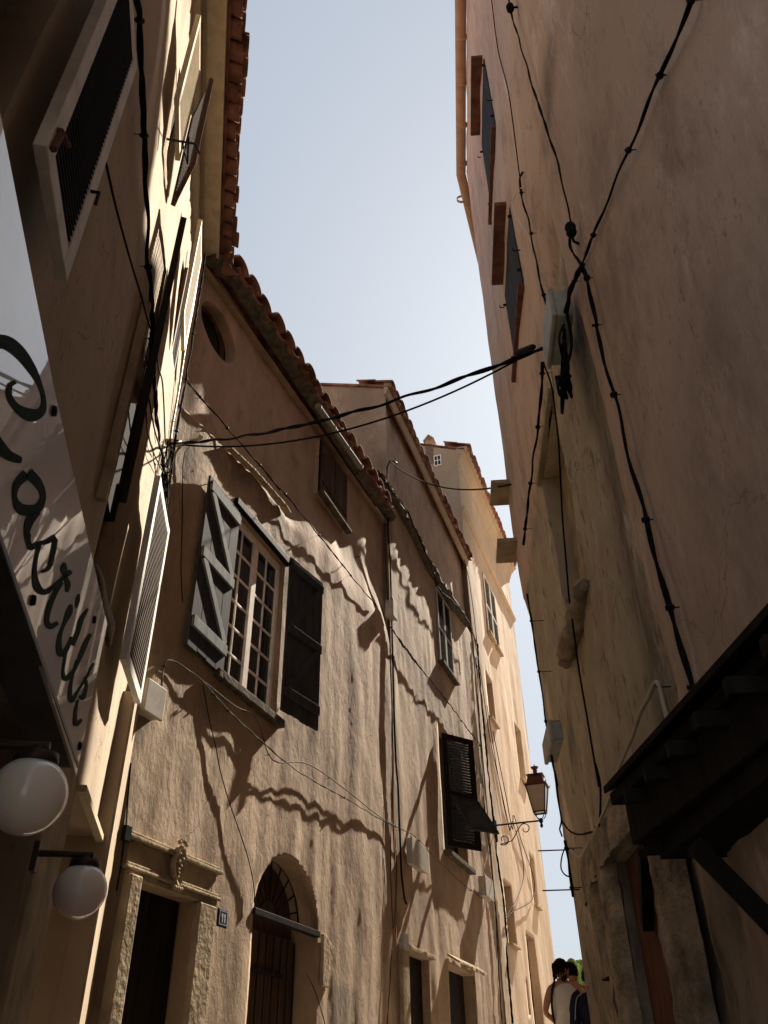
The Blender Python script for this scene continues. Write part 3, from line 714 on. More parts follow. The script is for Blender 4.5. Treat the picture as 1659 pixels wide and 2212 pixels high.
# ================================================================== HOUSE L (left)
hL = empty('plaster_house', PL.at(3, gz(*PL.at(3, 0).xy)), 'near left house with louvred shutters and a shop on its ground floor', 'house')
topL = lambda u: 7.90
UL0 = .55
def dispL(u, z): return -.11*sstep(4.8, 7.4, z) + .018*fbm(u, z*.4, 1.3, 7.7) + .004*fbm(u, z*.6, 6, 3.2, 4)
HL = [(rect(4.72, 5.94, ZB, 1.42), .9), (rect(2.2, 4.02, ZB, 1.42), .9), (rect(.86, 1.40, 2.2, 3.7), .25), (rect(3.95, 4.66, 2.25, 3.75), .2), (rect(4.20, 4.78, 3.1, 5.2), .15), (rect(3.38, 3.75, 5.4, 6.6), .15), (rect(5.3, 5.85, 5.5, 6.7), .15)]
wall('wall', PL, UL0, UC+.12, ZB, topL, .055, HL, dispL, 'plaster_left', hL,
     {'patch': lambda u, z: .75*sstep(.1, -.1, abs(z-1.9)-.5)*.0 + sstep(3.6, 2.0, u)*.3, 'dirt_shade': lambda u, z: min(1, .5*sstep(.5, 0, abs(u-3.4))*sstep(5.5, 4, z)+.3*sstep(3, 0, z)), 'rough': lambda u, z: .75})
shell(hL, PL, UL0, UC, topL, 5, 'plaster_left')
usL = [UL0+(UC-UL0)*i/20 for i in range(21)]
cornice(PL, usL, topL, [(-.16, -.30), (-.07, -.28), (-.06, -.22), (-.08, -.20), (-.08, -.05), (-.04, -.02), (.15, -.02), (.15, .05), (-.16, .07)], 'cornice', 'cream_paint', hL)
tile_roof('roof', PL, [(UL0, 7.97), (2, 7.97), (UC+.0, 7.97)], .33, 4.5, hL, sp=.20, rad=.10, courses=3)
# near white shutter, flat against the wall beside its window
sh = leaf(PL, 1.42, 1.90, 2.20, 3.62, .09, hL, 'white_paint', 'shutter_grey', th=.04, fwid=.075, pitch=.030)
mb = MB(); mb.tube([PL.at(1.84, 2.62, .13), PL.at(1.84, 2.62, .16), PL.at(1.84, 2.55, .16)], .007, 5); mb.build('catch', 'iron', sh)
mb = MB(); mb.tube([PL.at(1.44, 2.32, .12), PL.at(1.44, 2.32, .14), PL.at(1.50, 2.34, .15)], .01, 5); mb.tube([PL.at(1.45, 2.32, .14), PL.at(1.44, 2.22, .14)], .012, 5); mb.build('hinge', 'red_brown', sh)
# its partner leaf swung out, brown
PT = Plane(PL.at(.74, 0, .03).xy, azL+28, 1)
leaf(PT, 0, .34, 2.28, 3.7, 0, hL, 'brown_wood', 'brown_wood', th=.05, fwid=.08, pitch=.05)
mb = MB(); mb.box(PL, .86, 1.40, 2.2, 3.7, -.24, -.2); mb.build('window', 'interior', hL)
# dark shutter seen edge on
q = PL.at(4.22, 0, .03); azs = math.degrees(math.atan2(q.x, q.y))
PX = Plane(q.xy, azs+180, 1)
leaf(PX, 0, .52, 2.95, 5.15, -.02, hL, 'dark_wood', 'dark_wood', th=.045, fwid=.07, pitch=.045)
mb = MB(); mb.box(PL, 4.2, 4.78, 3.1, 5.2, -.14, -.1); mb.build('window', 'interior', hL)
mb = MB(); mb.box(PL, 3.62, 3.66, 2.55, 4.2, .0, .05); mb.build('window_trim', 'stone', hL)
# white louvred shutter lower down, a little ajar
PY = Plane(PL.at(4.75, 0, .08).xy, azL+4, 1)
leaf(PY, .12, .84, 2.22, 3.68, .0, hL, 'white_paint', 'slat_brown', th=.045, fwid=.07, pitch=.034)
mb = MB(); mb.box(PL, 3.95, 4.66, 2.25, 3.75, -.19, -.15); mb.build('window', 'interior', hL)
# two high windows with louvred shutters
leaf(PL, 2.90, 3.34, 5.25, 6.45, .05, hL, 'cream_paint', 'cream_paint', th=.035, fwid=.05, pitch=.04)
PZ = Plane(PL.at(3.78, 0, .03).xy, azL+158, 1)
leaf(PZ, 0, .40, 5.35, 6.55, 0, hL, 'brown_wood', 'brown_wood', th=.035, fwid=.05, pitch=.045)
leaf(PL, 4.82, 5.28, 5.4, 6.7, .05, hL, 'cream_paint', 'cream_paint', th=.035, fwid=.05, pitch=.04)
leaf(PL, 5.40, 5.80, 5.5, 6.7, -.08, hL, 'brown_wood', 'brown_wood', th=.035, fwid=.05, pitch=.045)
mb = MB(); mb.box(PL, 3.38, 3.75, 5.4, 6.6, -.14, -.11); mb.build('window', 'interior', hL)
for (u, z) in ((3.1, 5.1),):
    mb = MB(); mb.tube([PL.at(u, z, .02), PL.at(u, z, .2), PL.at(u+.03, z-.06, .24)], .008, 5); mb.tube([PL.at(u, z, .12), PL.at(u+.12, z-.05, .16), PL.at(u+.02, z+.1, .15)], .007, 5)
    mb.build('shutter_stay', 'iron', hL)
mb = MB(); nz_ = 60; vs = []
for j in range(nz_+1):
    z = ZB+(2.45-ZB)*j/nz_; jt = .006*noise.noise(Vector((z*6, 1, 0)))
    for u, o in ((5.93, -.05), (5.93+jt, .085), (5.95+jt, .10), (6.38, .10+jt)): vs.append(PL.at(u, z, o))
mb.add(vs, [(j*4+i, j*4+i+1, (j+1)*4+i+1, (j+1)*4+i) for j in range(nz_) for i in range(3)] + [(nz_*4, nz_*4+1, nz_*4+2, nz_*4+3)]); mb.build('corner_pier', 'plaster_left', hL)
# shop: pillar lining and dark leaf boards set back
mb = MB(); mb.box(PL, 4.04, 4.70, ZB+1, 1.40, -.3, .02); mb.build('shop_pillar', 'stone', hL, bevel=.02)
for a, b_ in ((2.2, 4.02), (4.72, 5.94)):
    mb = MB(); mb.box(PL, a+.01, b_-.01, ZB+1, 1.41, -.88, -.84); mb.box(PL, a+.01, a+.09, ZB+1, 1.41, -.84, -.78); mb.box(PL, (a+b_)/2-.05, (a+b_)/2+.05, ZB+1, 1.41, -.84, -.78); mb.box(PL, a+.09, b_-.02, .55, .63, -.84, -.79)
    mb.build('shop_door', 'dark_wood', hL, bevel=.005)
mb = MB(); mb.bar(PL.at(4.80, 1.40, .03), PL.at(6.02, 1.40, .03), .05, .04); mb.build('door_lintel', 'cream_paint', hL, bevel=.004)

# ================================================================== HOUSE R (right)
hR = empty('plaster_house', PR.at(4, gz(*PR.at(4, 0).xy)), 'tall pink-brown house filling the right side, with a tan gutter and old render', 'house')
topR = lambda u: 11.75
UR0 = -3.0
pilpts = [PR.uz(g(12, x, y)) for x, y in ((600, -40), (625, 120), (690, 250), (780, 560), (850, 850), (900, 1100), (960, 1350), (1050, 1659))]+[PR.uz(g(13, 1230, 920))]+[(2.9, -3.6)]
def sepu(z):   # u of the line between new and old render
    for i in range(len(pilpts)-1):
        if pilpts[i][1] >= z >= pilpts[i+1][1]:
            t = (pilpts[i][1]-z)/(pilpts[i][1]-pilpts[i+1][1]+1e-9); return pilpts[i][0]+(pilpts[i+1][0]-pilpts[i][0])*t
    return pilpts[0][0] if z > 0 else 2.9
oldtop = plinterp([(2.9, 4.75), (3.15, 4.75), (3.4, 4.45), (3.7, 4.25), (4.1, 4.15), (8.3, 4.0)])
def oldR(u, z):
    return sstep(-.05, .05, u-sepu(z)+.03*fbm(u, z, 4, 8))*sstep(.06, -.06, z-oldtop(u))
silR = plinterp([(-4, .15), (.4, .15), (.65, .12), (1.45, .085), (2.4, .06), (4.77, .0)])
def dispR(u, z):
    o = oldR(u, z)
    d = .020*fbm(u, z*.5, .9, 4.4) + .004*fbm(u, z, 4, 6.1, 3)
    d += o*(-.028 + .018*fbm(u, z*.6, 3, 2.2, 4) + .006*fbm(u, z*.7, 12, 1.2, 3))
    if z < 1.2 and u > 2.6: d += .03*fbm(u, z, 3.5, 12, 4)
    return d - silR(z)*sstep(5.0, 7.2, u)
recR = (4.23, 5.12, 2.42, 3.90); DR1 = (3.82, 4.72, ZB, .98); DR2 = (5.1, 6.0, ZB, .62)
WR1 = (4.40, 5.42, 7.85, 9.19); WR2 = (4.40, 5.42, 5.42, 6.46)
def dirt_shadeR(u, z):  # dirt and stains; the low terms paint in the shade around the canopy
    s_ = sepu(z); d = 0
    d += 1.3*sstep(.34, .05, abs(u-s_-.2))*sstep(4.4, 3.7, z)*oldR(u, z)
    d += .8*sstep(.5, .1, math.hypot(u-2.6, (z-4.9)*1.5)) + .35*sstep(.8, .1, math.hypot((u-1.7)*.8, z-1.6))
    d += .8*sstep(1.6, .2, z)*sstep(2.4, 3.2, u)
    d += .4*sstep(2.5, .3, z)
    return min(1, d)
def lightR(u, z):     # paler smear under the cable
    v = PR_line(z); return sstep(.45, 0, abs(u-v-.35))*sstep(5.2, 7, z)*sstep(9.5, 8, z)*.55
def PR_line(z): return 3.0
patchR = lambda u, z: oldR(u, z)*.9
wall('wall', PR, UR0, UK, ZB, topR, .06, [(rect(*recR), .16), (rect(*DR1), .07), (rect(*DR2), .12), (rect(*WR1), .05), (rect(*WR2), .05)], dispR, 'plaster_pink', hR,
     {'patch': patchR, 'dirt_shade': dirt_shadeR, 'rough': lambda u, z: max(.25, oldR(u, z))})
q = [[PR.at(UR0, ZB, 0), PR.at(UR0, ZB, -5), PR.at(UR0, 11.75, -5), PR.at(UR0, 11.75, 0)],
     [PR.at(UR0, ZB, -5), PR.at(UK, ZB, -5), PR.at(UK, 11.75, -5), PR.at(UR0, 11.75, -5)],
     [PR.at(UK-.06, ZB, -.1), PR.at(UK-.06, ZB, -5), PR.at(UK-.06, 12.6, -5), PR.at(UK-.06, 11.7, -.1)],
     [PR.at(UR0, 11.7, -.01), PR.at(UK, 11.7, -.01), PR.at(UK, 12.6, -5), PR.at(UR0, 12.6, -5)]]
quadwall('side_wall', q, 'plaster_pink', hR)
wall('return_wall', PE, 0, 6.8, ZB, lambda u: 11.75, .1, [], lambda u, z: dispR(UK, z), 'plaster_pink', hR, {'rough': lambda u, z: .6, 'patch': lambda u, z: 0})
shell(hR, Plane(PE.at(0, 0, -.2).xy, PE.az, -1), .35, 6.8, lambda u: 11.75, 5, 'plaster_pink', name='rear_wall')
hS = empty('plaster_house', PE.at(9, gz(*PE.at(9, 0).xy)), 'house on the right hidden just past the corner of the pink-brown one', 'house')
wall('wall', PE, 6.8, 11.2, ZB, lambda u: 14.9, .2, [(rect(8, 9, 1, 2.6), .2)], lambda u, z: .01*fbm(u, z, 2, 3), 'plaster_pink', hS, {'rough': lambda u, z: .4})
shell(hS, PE, 6.8, 11.2, lambda u: 14.9, 5, 'plaster_pink')
mb = MB(); mb.box(PE, 8.01, 8.99, 1.01, 2.59, -.19, -.15); mb.build('window', 'brown_wood', hS)
mb = MB(); gp = [PR.at(u, 11.72, .085) for u in (UR0, 0, 3, 6, UK+.02)] + [PE.at(.5, 11.70, .085), PE.at(6.7, 11.66, .085)]
mb.tube(gp, .075, 12)
for pl_, u in [(PR, x*.62-1.5) for x in range(16)]+[(PE, .5), (PE, 1.2)]:
    c = pl_.at(u, 11.72, .075); mb.lathe(c, pl_.ud, [(.076, -.02), (.084, -.02), (.084, .02), (.076, .02)], 12)
mb.build('gutter', 'gutter', hR)
for (u0, u1, z0, z1), zh in ((WR1, 9.45), (WR2, 6.65)):
    um = (u0+u1)/2
    for a, b_ in ((u0+.01, um-.006), (um+.006, u1-.01)):
        mb = MB()
        for k in range(4): w_ = (b_-a)/4; mb.box(PR, a+k*w_+.002, a+(k+1)*w_-.002, z0+.01, z1-.01, -.02, .012)
        s_ = mb.build('shutter', 'shutter_grey', hR, bevel=.002)
        mb = MB(); e = a if a < um-.1 else b_; [mb.tube([PR.at(e, zz, .012), PR.at(e, zz, .04)], .014, 6) for zz in (z0+.15, z1-.15)]; mb.build('hinge', 'iron', s_)
    mb = MB(); mb.box(PR, u0+.12, u1+.02, zh, zh+.05, -.02, .12); mb.build('window_hood', 'red_brown', hR, bevel=.004)
    mb = MB(); mb.box(PR, u0+.02, u1+.12, z0-.05, z0-.003, -.02, .05); mb.build('window_sill', 'red_brown', hR, bevel=.003)
    hook(PR, u0-.07, z0+.3, .0, hR, .06); hook(PR, u1+.15, z1, 0, hR, .05)
u0, u1, z0, z1 = recR
mb = MB(); mb.box(PR, u0-.02, u1+.02, z0-.02, z1+.02, -.19, -.158); mb.build('blocked_window', 'stone', hR)
mb = MB(); mb.box(PR, u0+.0, u0+.025, z0+.1, z1-.0, -.155, -.12); mb.build('yellow_strip', 'yellow_paint', hR)
mb = MB(); mb.box(PR, u0-.1, u1+.1, z1+.0, z1+.035, -.03, .02); mb.build('window_head', 'stone', hR, bevel=.006)
mb = MB(); mb.tube([PR.at(4.2+k*.05, 2.40+.02*math.sin(k), .01) for k in range(23)], [.02+.045*math.sin(math.pi*(k+1)/24)**.5 for k in range(23)], 24)
for v_ in mb.v: v_ += PR.n*(.03*noise.noise(v_*9)+.015*noise.noise(v_*27)) + Vector((0, 0, .03*noise.noise(v_*8+Vector((4, 0, 0)))+.012*noise.noise(v_*30)))
mb.build('rough_sill', 'rough_stone', hR)
# lower doorway with crumbling stone jambs
def rubble(u0, u1, z0, z1, o, name, parent, seed):
    mb = MB(); n, m = max(3, int((u1-u0)/.03)), max(3, int((z1-z0)/.035)); vs = []
    for j in range(m+1):
        for i in range(n+1):
            u = u0+(u1-u0)*i/n; z = z0+(z1-z0)*j/m
            e = abs(math.sin(math.pi*i/n))**.5
            d = (o*e) + .018*fbm(u+seed, z, 7, seed, 4)*e + .010*noise.noise(Vector((u*14, z*14, seed)))*e
            vs.append(PR.at(u+.03*fbm(z, seed, 4, seed)*(1 if i in (0, n) else .3), z, d))
    mb.add(vs, [(j*(n+1)+i, j*(n+1)+i+1, (j+1)*(n+1)+i+1, (j+1)*(n+1)+i) for j in range(m) for i in range(n)], True)
    return mb.build(name, 'rough_stone', parent)
rubble(3.32, 3.84, ZB+.5, 1.02, .06, 'stone_jamb', hR, 1.3); rubble(4.70, 5.10, ZB+.5, .98, .07, 'stone_jamb', hR, 4.1)
rubble(3.8, 5.95, .97, 1.16, .07, 'stone_lintel', hR, 7.7)
u0, u1, _, z1 = DR1
mb = MB(); k = u0+.01
while k < u1-.05: mb.box(PR, k, min(k+.22, u1-.01), ZB+1, z1-.002, -.09, -.055); k += .225
dr = mb.build('door', 'door_red', hR, bevel=.004)
mb = MB(); mb.bar(PR.at(3.98, .86, .0), PR.at(4.35, .62, -.03), .05, .06); mb.build('door_bar', 'dark_wood', dr)
mb = MB(); mb.box(PR, DR2[0], DR2[1], ZB+1, DR2[3], -.13, -.10); mb.build('door', 'dark_wood', hR)
rubble(5.12, 5.5, .50, .98, .07, 'corbel', hR, 9.9)
for pl_, u, z in ((PR, UK-.3, 5.35), (PR, UK-.25, 4.62)):
    mb = MB(); mb.box(pl_, u, u+.42, z, z+.05, -.05, .20); mb.build('window_sill', 'stone', hR, bevel=.006)

# ================================================================== CABLES
def helix(path, r, turns_per_m, ph):
    out = []; acc = 0; x = None
    for i, p in enumerate(path):
        t = (path[min(i+1, len(path)-1)]-path[max(i-1, 0)]).normalized()
        if x is None: x = t.cross(Vector((0, 0, 1))); x = x.normalized() if x.length > .01 else Vector((1, 0, 0))
        x = (x-t*x.dot(t)).normalized(); y = t.cross(x)
        if i: acc += (p-path[i-1]).length
        a = acc*turns_per_m*2*math.pi+ph; out.append(p+(x*math.cos(a)+y*math.sin(a))*r)
    return out
def resample(path, step):
    out = [path[0]]; d = 0
    for i in range(1, len(path)):
        a, b_ = path[i-1], path[i]; l = (b_-a).length; n = max(1, int(l/step))
        for k in range(1, n+1): out.append(a.lerp(b_, k/n))
    return out
def cable(label, pl, pts, o=.03, r=.008, strands=1, clips=0, mat='cable_black', name='cable', cat='cable', group=None, wob=.0, pth=None):
    path = pth or smooth_path([pl.hit(p, o) for p in pts], 6)
    if wob: path = [p+Vector((0, 0, wob*noise.noise(p*3))) + pl.n*wob*.6*noise.noise(p*4+Vector((5, 0, 0))) for p in resample(path, .06)]
    mb = MB()
    if strands == 1: mb.tube(path, r, 6)
    else:
        path2 = resample(path, .03)
        for k in range(strands): mb.tube(helix(path2, r*.5, 1.6+.5*k, 2*math.pi*k/strands), r*.62, 5)
    clips = int(round(clips*.7)) if clips else 0
    root = empty(name, path[len(path)//2], label, cat, group) if clips else None
    o_ = mb.build('wire' if clips else name, mat, root)
    if not clips: tag(o_, label, cat, group)
    else:
        for k in range(clips):
            i = int((k+.5+random.uniform(-.3, .3))/clips*(len(path)-1)); p = path[i]; t = (path[min(i+1, len(path)-1)]-path[max(i-1, 0)]).normalized()
            rr = r*(1.0 if strands == 1 else 1.9)
            m2 = MB(); m2.lathe(p, t, [(.001, -.005), (rr*.8+.001, -.005), (rr*.8+.001, .005), (.001, .005)], 8)
            m2.build('clip', 'iron', root)
            m3 = MB(); m3.tube([p-pl.n*(o+.005), p+pl.n*.012, p+pl.n*.012+Vector((0, 0, .010))], .003, 4); m3.build('nail', 'iron', root)
    return root or o_
cable('thick black cable bundle running down the left house past the big white shutter', PL, G(1, 855, -60, 885, 100, 890, 300, 905, 600, 915, 860, 925, 1100, 935, 1400, 940, 1659)+G(2, 948, 180, 960, 310, 968, 500, 965, 650, 985, 900, 1000, 1150, 1025, 1300, 1050, 1480, 1060, 1620), .05, .016, 3, 7)
cable('thin black cable crossing the left house diagonally below the big white shutter', PL, G(1, 665, 1000, 740, 1330, 830, 1659)+G(2, 900, 330, 940, 480, 980, 600, 1010, 780, 1035, 900, 1050, 1250), .06, .006)
cable('bundle of glossy cables down the outer corner of the left house', PL, G(2, 1302, 50, 1285, 200, 1260, 350, 1240, 480, 1215, 640, 1190, 800, 1165, 940, 1135, 1100, 1110, 1250, 1095, 1380, 1080, 1480, 1065, 1620), .05, .012, 3, 7)
cable('pale pipe beside the cable bundle at the corner of the left house', PL, G(2, 1275, 60, 1225, 380, 1180, 620, 1130, 940, 1085, 1200, 1070, 1400), .02, .011, 1, 4, 'pipe_beige', name='conduit', cat='conduit')
cable('slack black cable loop hanging near the top of the dark edge-on shutter', PL, G(2, 965, 650, 930, 850, 955, 1020, 990, 1200, 1040, 1330), .07, .006)
cable('thin black cable dropping beside the slack loop to the cable knot', PL, G(2, 940, 790, 925, 900, 935, 1150, 970, 1300, 1040, 1450), .05, .005)
cable('cable bundle down the lower corner of the left house to door 11', PL, G(3, 830, 1345, 805, 1480, 795, 1640)+G(4, 770, 100, 755, 220, 735, 350, 712, 520, 700, 640, 685, 780), .04, .012, 3, 4)
cable('corrugated grey conduit beside the lower corner cables', PL, G(4, 745, 250, 735, 400, 715, 560, 700, 700, 660, 860, 640, 1000), .05, .010, 1, 0, 'cable_grey', name='conduit', cat='conduit')
cable('long beige pipe down the lower corner of the left house', PL, G(4, 700, 280, 690, 400, 672, 560, 650, 700), .03, .012, 1, 2, 'pipe_beige', name='conduit', cat='conduit')
cable('thin dark cable left of door 11 ending at a black junction box', PA, G(4, 832, 0, 815, 200, 800, 400, 780, 560, 760, 700, 740, 810), .03, .006)
# knot where the cables meet at the corner
mb = MB(); kc = PL.hit(g(2, 1070, 1420), .07)
for k in range(9):
    P_ = [kc+Vector((random.uniform(-.05, .05), random.uniform(-.05, .05), random.uniform(-.45, .35))) for _ in range(5)]
    P_.sort(key=lambda v: -v.z); mb.tube(smooth_path(P_, 6), random.uniform(.004, .008), 5)
tag(mb.build('cable_knot', 'cable_black'), 'tangled knot of black cables at the corner between the left and the round-window house', 'cable knot')
# on the round-window house
cable('black cable running across the round-window house from its left corner to the white box', PA, G(5, 120, 870, 180, 940, 330, 1110, 450, 1250, 600, 1420, 700, 1545)+G(6, 720, 190, 875, 380, 1030, 570, 1180, 760, 1320, 925), .055, .011, 2, 9)
cable('black cable running on from the white box across the middle house', PA, G(6, 1400, 1050, 1500, 1180, 1600, 1320)+G(15, 230, 190, 330, 310, 450, 480, 560, 610, 660, 740, 760, 880, 860, 1010, 880, 1080), .055, .012, 2, 8, wob=.03)
cable('white double cable sagging below the paned window across to the lower middle house', PA, G(3, 1022, 1278, 1035, 1160, 1060, 1075, 1150, 1100, 1280, 1200, 1400, 1330, 1480, 1420)+G(7, 650, 0, 850, 130, 1050, 240, 1250, 360, 1420, 440, 1500, 500)+G(16, 440, 300, 540, 400, 740, 590, 880, 690), .05, .008, 2, 9, 'cable_grey')
cable('upper white cable running parallel just above the sagging double cable', PA, G(6, 230, 1410, 420, 1560, 560, 1640)+G(7, 560, -20, 780, 5, 1000, 150, 1200, 310, 1300, 378, 1430, 445), .05, .006, 1, 6, 'cable_grey')
cable('thin cable dropping beside the braced shutter of the paned window', PA, G(2, 1210, 1268, 1170, 1330, 1160, 1500, 1160, 1650)+G(3, 1155, 300, 1150, 500, 1160, 700), .02, .004)
cable('thin wire from the paned window down to the arched gateway transom', PA, G(3, 1290, 1230, 1330, 1450, 1375, 1640)+G(4, 1395, 30, 1450, 230, 1520, 430, 1580, 620, 1615, 800, 1615, 890), .03, .005)
cable('thin wire slack across the lower right of the arched gateway', PA, G(7, 780, 1340, 830, 1450, 870, 1570, 900, 1680), .03, .005)
cable('thick black cable pipe down the joint between the two brown houses', PA, G(6, 1400, 250, 1392, 420, 1405, 650, 1412, 900, 1420, 1200, 1428, 1500, 1432, 1659)+G(7, 1345, 0, 1358, 150, 1365, 350, 1372, 500, 1380, 700, 1400, 860, 1412, 895), .045, .016, 1, 7)
cable('thin cable beside the thick pipe between the two brown houses', PA, G(6, 1370, 250, 1375, 600, 1395, 1000)+G(7, 1330, 0, 1318, 300, 1310, 600, 1318, 900, 1325, 1080, 1290, 1659), .04, .006, 2)
cable('third thin cable hanging by the thick pipe over the dark doorway', PA, G(7, 1340, 480, 1350, 650, 1345, 850, 1330, 1050), .05, .005)
cable('cable running up over the broken ledge of the middle house', PA, G(8, 60, 450, 130, 560, 200, 640, 260, 740, 330, 900, 400, 1060, 440, 1190, 520, 1270, 590, 1340, 625, 1400, 660, 1480)+G(15, 830, 200, 842, 260), .15, .014, 3, 6, wob=.03)
cable('thick black cable down the joint between the middle and the ochre house', PA, G(15, 842, 230, 850, 400, 868, 600, 885, 800, 905, 1000, 930, 1280, 955, 1500, 968, 1659)+G(16, 965, 60, 985, 300, 1010, 500, 1035, 650, 1055, 850, 1068, 1020, 1070, 1180, 1090, 1400, 1112, 1659), .06, .022, 3, 8)
cable('thin cable left of the thick one beside the ochre house', PA, G(15, 830, 330, 850, 700, 870, 1100, 890, 1400)+G(16, 905, 80, 940, 350, 965, 600, 985, 850, 1000, 1150, 1030, 1659), .03, .012, 2)
cable('thin cable hanging from the ochre house eave down to the lantern', PA, G(8, 600, 980, 635, 1130, 665, 1330, 690, 1560)+G(15, 815, 180, 860, 420, 900, 700, 935, 950, 1000, 1250, 1090, 1659), .02, .009)
cable('loose cable looping out across the ochre house below the lantern', PA, G(15, 960, 900, 1010, 1150, 1060, 1400, 1110, 1659)+G(16, 1120, 50, 1180, 250, 1250, 450, 1280, 580, 1262, 700, 1200, 750, 1120, 790, 1065, 845), .05, .010)
cable('second loose cable loop just inside the first on the ochre house', PA, G(15, 915, 700, 960, 1000, 1010, 1300, 1085, 1659)+G(16, 1110, 100, 1170, 300, 1196, 450, 1190, 560, 1150, 680, 1100, 770, 1065, 825), .04, .009)
# on the right house
cable('twisted black cable running down the upper right house to a round insulator', PR, G(11, 322, -60, 335, 50, 395, 260, 450, 450, 520, 660, 580, 850, 620, 1020, 640, 1140), .05, .008, 2, 0)
cable('short slack cable from the round insulator to the crossing of cables', PR, G(11, 645, 1200, 640, 1260, 662, 1310, 690, 1345, 700, 1370), .05, .008, 2)
cable('black cable rising diagonally to the top right across the pink-brown house', PR, G(11, 1275, -60, 1250, 45, 1165, 250, 1075, 455, 1000, 640, 930, 800, 860, 970, 795, 1125, 745, 1250, 695, 1375, 650, 1480, 620, 1570), .03, .008, 2, 7)
cable('bundle of black cables from the crossing down to the grey junction box', PR, G(11, 705, 1360, 665, 1440, 640, 1500)+G(12, 640, 80, 625, 160, 610, 240, 585, 340, 555, 400), .06, .014, 3)
cable('thin black cable down the upper left of the right house', PR, G(11, 233, -40, 270, 250, 320, 450, 350, 650, 375, 850, 395, 1000), .02, .005)
cable('black twisted cable from the lower window to the grey junction box', PR, G(11, 398, 885, 382, 930, 405, 1060, 435, 1160, 455, 1290, 490, 1450, 520, 1580), .03, .009, 2, 4)
cable('loose white wire looping beside the lower window of the right house', PR, G(11, 410, 955, 370, 985, 352, 1040, 375, 1130, 420, 1200, 445, 1260, 448, 1310), .03, .004, 1, 0, 'white_paint')
cable('black twisted cable running down the right house from the crossing to the canopy', PR, G(11, 705, 1378, 728, 1430, 745, 1520, 770, 1640)+G(12, 775, 270, 805, 380, 840, 510, 880, 660, 920, 820, 965, 1010, 1015, 1190, 1060, 1370, 1095, 1500, 1130, 1620)+G(13, 1160, 300, 1200, 450, 1255, 640, 1285, 780, 1305, 890), .04, .011, 2, 8)
cable('black cable bundle from the junction box down the far edge of the right house', PR, G(12, 500, 440, 495, 560, 485, 700, 465, 850, 445, 1000, 430, 1130, 412, 1280, 402, 1380), .06, .012, 2, 6)
cable('silhouetted cables hanging along the far corner of the right house', PR, G(13, 420, 210, 440, 330, 455, 450, 475, 560, 495, 720, 515, 850, 530, 930), .10, .009, 2, 4)
cable('tangled cables hanging below the small grey box at the far corner', PR, G(13, 545, 1040, 560, 1120, 575, 1200)+G(14, 560, 40, 575, 150, 590, 230, 600, 300, 585, 340, 600, 380), .12, .009, 2)
cable('dark cable on down the far corner to the lower iron rod', PR, G(14, 615, 400, 630, 480, 640, 560, 648, 620, 655, 690), .10, .010, 2, 3)
cable('thin wire loop hanging out from the far corner of the right house', PR, G(14, 622, 420, 600, 480, 595, 540, 615, 575, 648, 588), .12, .005)
cable('long thin black cable from the junction box down over the old render', PR, G(12, 505, 445, 545, 560, 568, 720, 582, 850, 590, 1000, 603, 1250, 620, 1450, 635, 1640)+G(13, 640, 250, 660, 400, 690, 620, 730, 850, 765, 1060, 790, 1200)+G(14, 770, 0, 795, 100, 798, 220, 790, 350, 780, 440, 755, 560, 762, 585, 780, 560, 782, 430, 762, 400, 800, 465), .04, .006)
cable('pale conduit bent in an upside-down V on the old render above the canopy', PR, G(13, 1172, 985, 1145, 870, 1120, 770, 1100, 690, 1090, 665, 1072, 675, 1050, 730, 1000, 830, 960, 950, 910, 1060, 850, 1240)+G(14, 850, 170, 790, 310, 730, 430, 690, 485, 650, 450, 625, 425), .04, .009, 1, 3, 'pipe_beige', name='conduit', cat='conduit')
cable('horizontal slack wire from the far corner to the thin black cable', PR, G(14, 600, 300, 640, 350, 690, 368, 755, 355), .05, .006)
# spans across the alley
def span(label, a, b_, sag, r, strands=1, mat='cable_black'):
    pts = [a.lerp(b_, i/30) - Vector((0, 0, sag*4*(i/30)*(1-i/30))) for i in range(31)]
    return cable(label, PA, None, r=r, strands=strands, mat=mat, pth=pts)
A1 = PL.hit((390, 957), .06); B1 = PR.hit(g(12, 510, 365), .10)
span('thick black cable strung across the alley to the grey junction box', A1, B1, .16, .016, 2)
span('thinner cable strung across the alley just under the thick one', A1-Vector((0, 0, .02)), PR.hit(g(12, 372, 428), .06), .33, .009)
mb = MB(); a_, b_ = PR.hit(g(12, 365, 395), .13), PR.hit(g(12, 455, 362), .12); mb.tube([a_, a_.lerp(b_, .1), a_.lerp(b_, .9), b_], [.016, .024, .024, .016], 8)
tag(mb.build('cable_clamp', 'cable_black'), 'black clamp on the thick cable just left of the grey junction box', 'cable clamp')
A2 = PA.hit(g(8, 135, 395), .25); B2 = PR.hit(g(8, 905, 540), .02)
span('thin cable strung high across the alley in front of the ochre house', A2, B2, .28, .010)
mb = MB(); mb.tube([PA.hit(g(8, 120, 520), .06), PA.hit(g(8, 118, 430), .2), PA.hit(g(8, 135, 390), .25), PA.hit(g(8, 180, 400), .24)], .014, 6); mb.tube([PA.hit(g(8, 180, 400), .22), PA.hit(g(8, 165, 520), .05)], .008, 5)
tag(mb.build('cable_bracket', 'iron'), 'bent iron bracket holding the high thin cable above the broken ledge', 'bracket')
mb = MB(); mb.tube([PL.hit(g(2, 1130, 1245), .06), PL.hit(g(2, 1150, 1240), .07)], .01, 6); c = A1.lerp(B1, .045)+Vector((0, 0, .01)); d = (B1-A1).normalized()
mb.bar(c, c+d*.16, .05, .035); tag(mb.build('cable_connector', 'box_white'), 'small white connector on the thick crossing cable at its left end', 'connector')
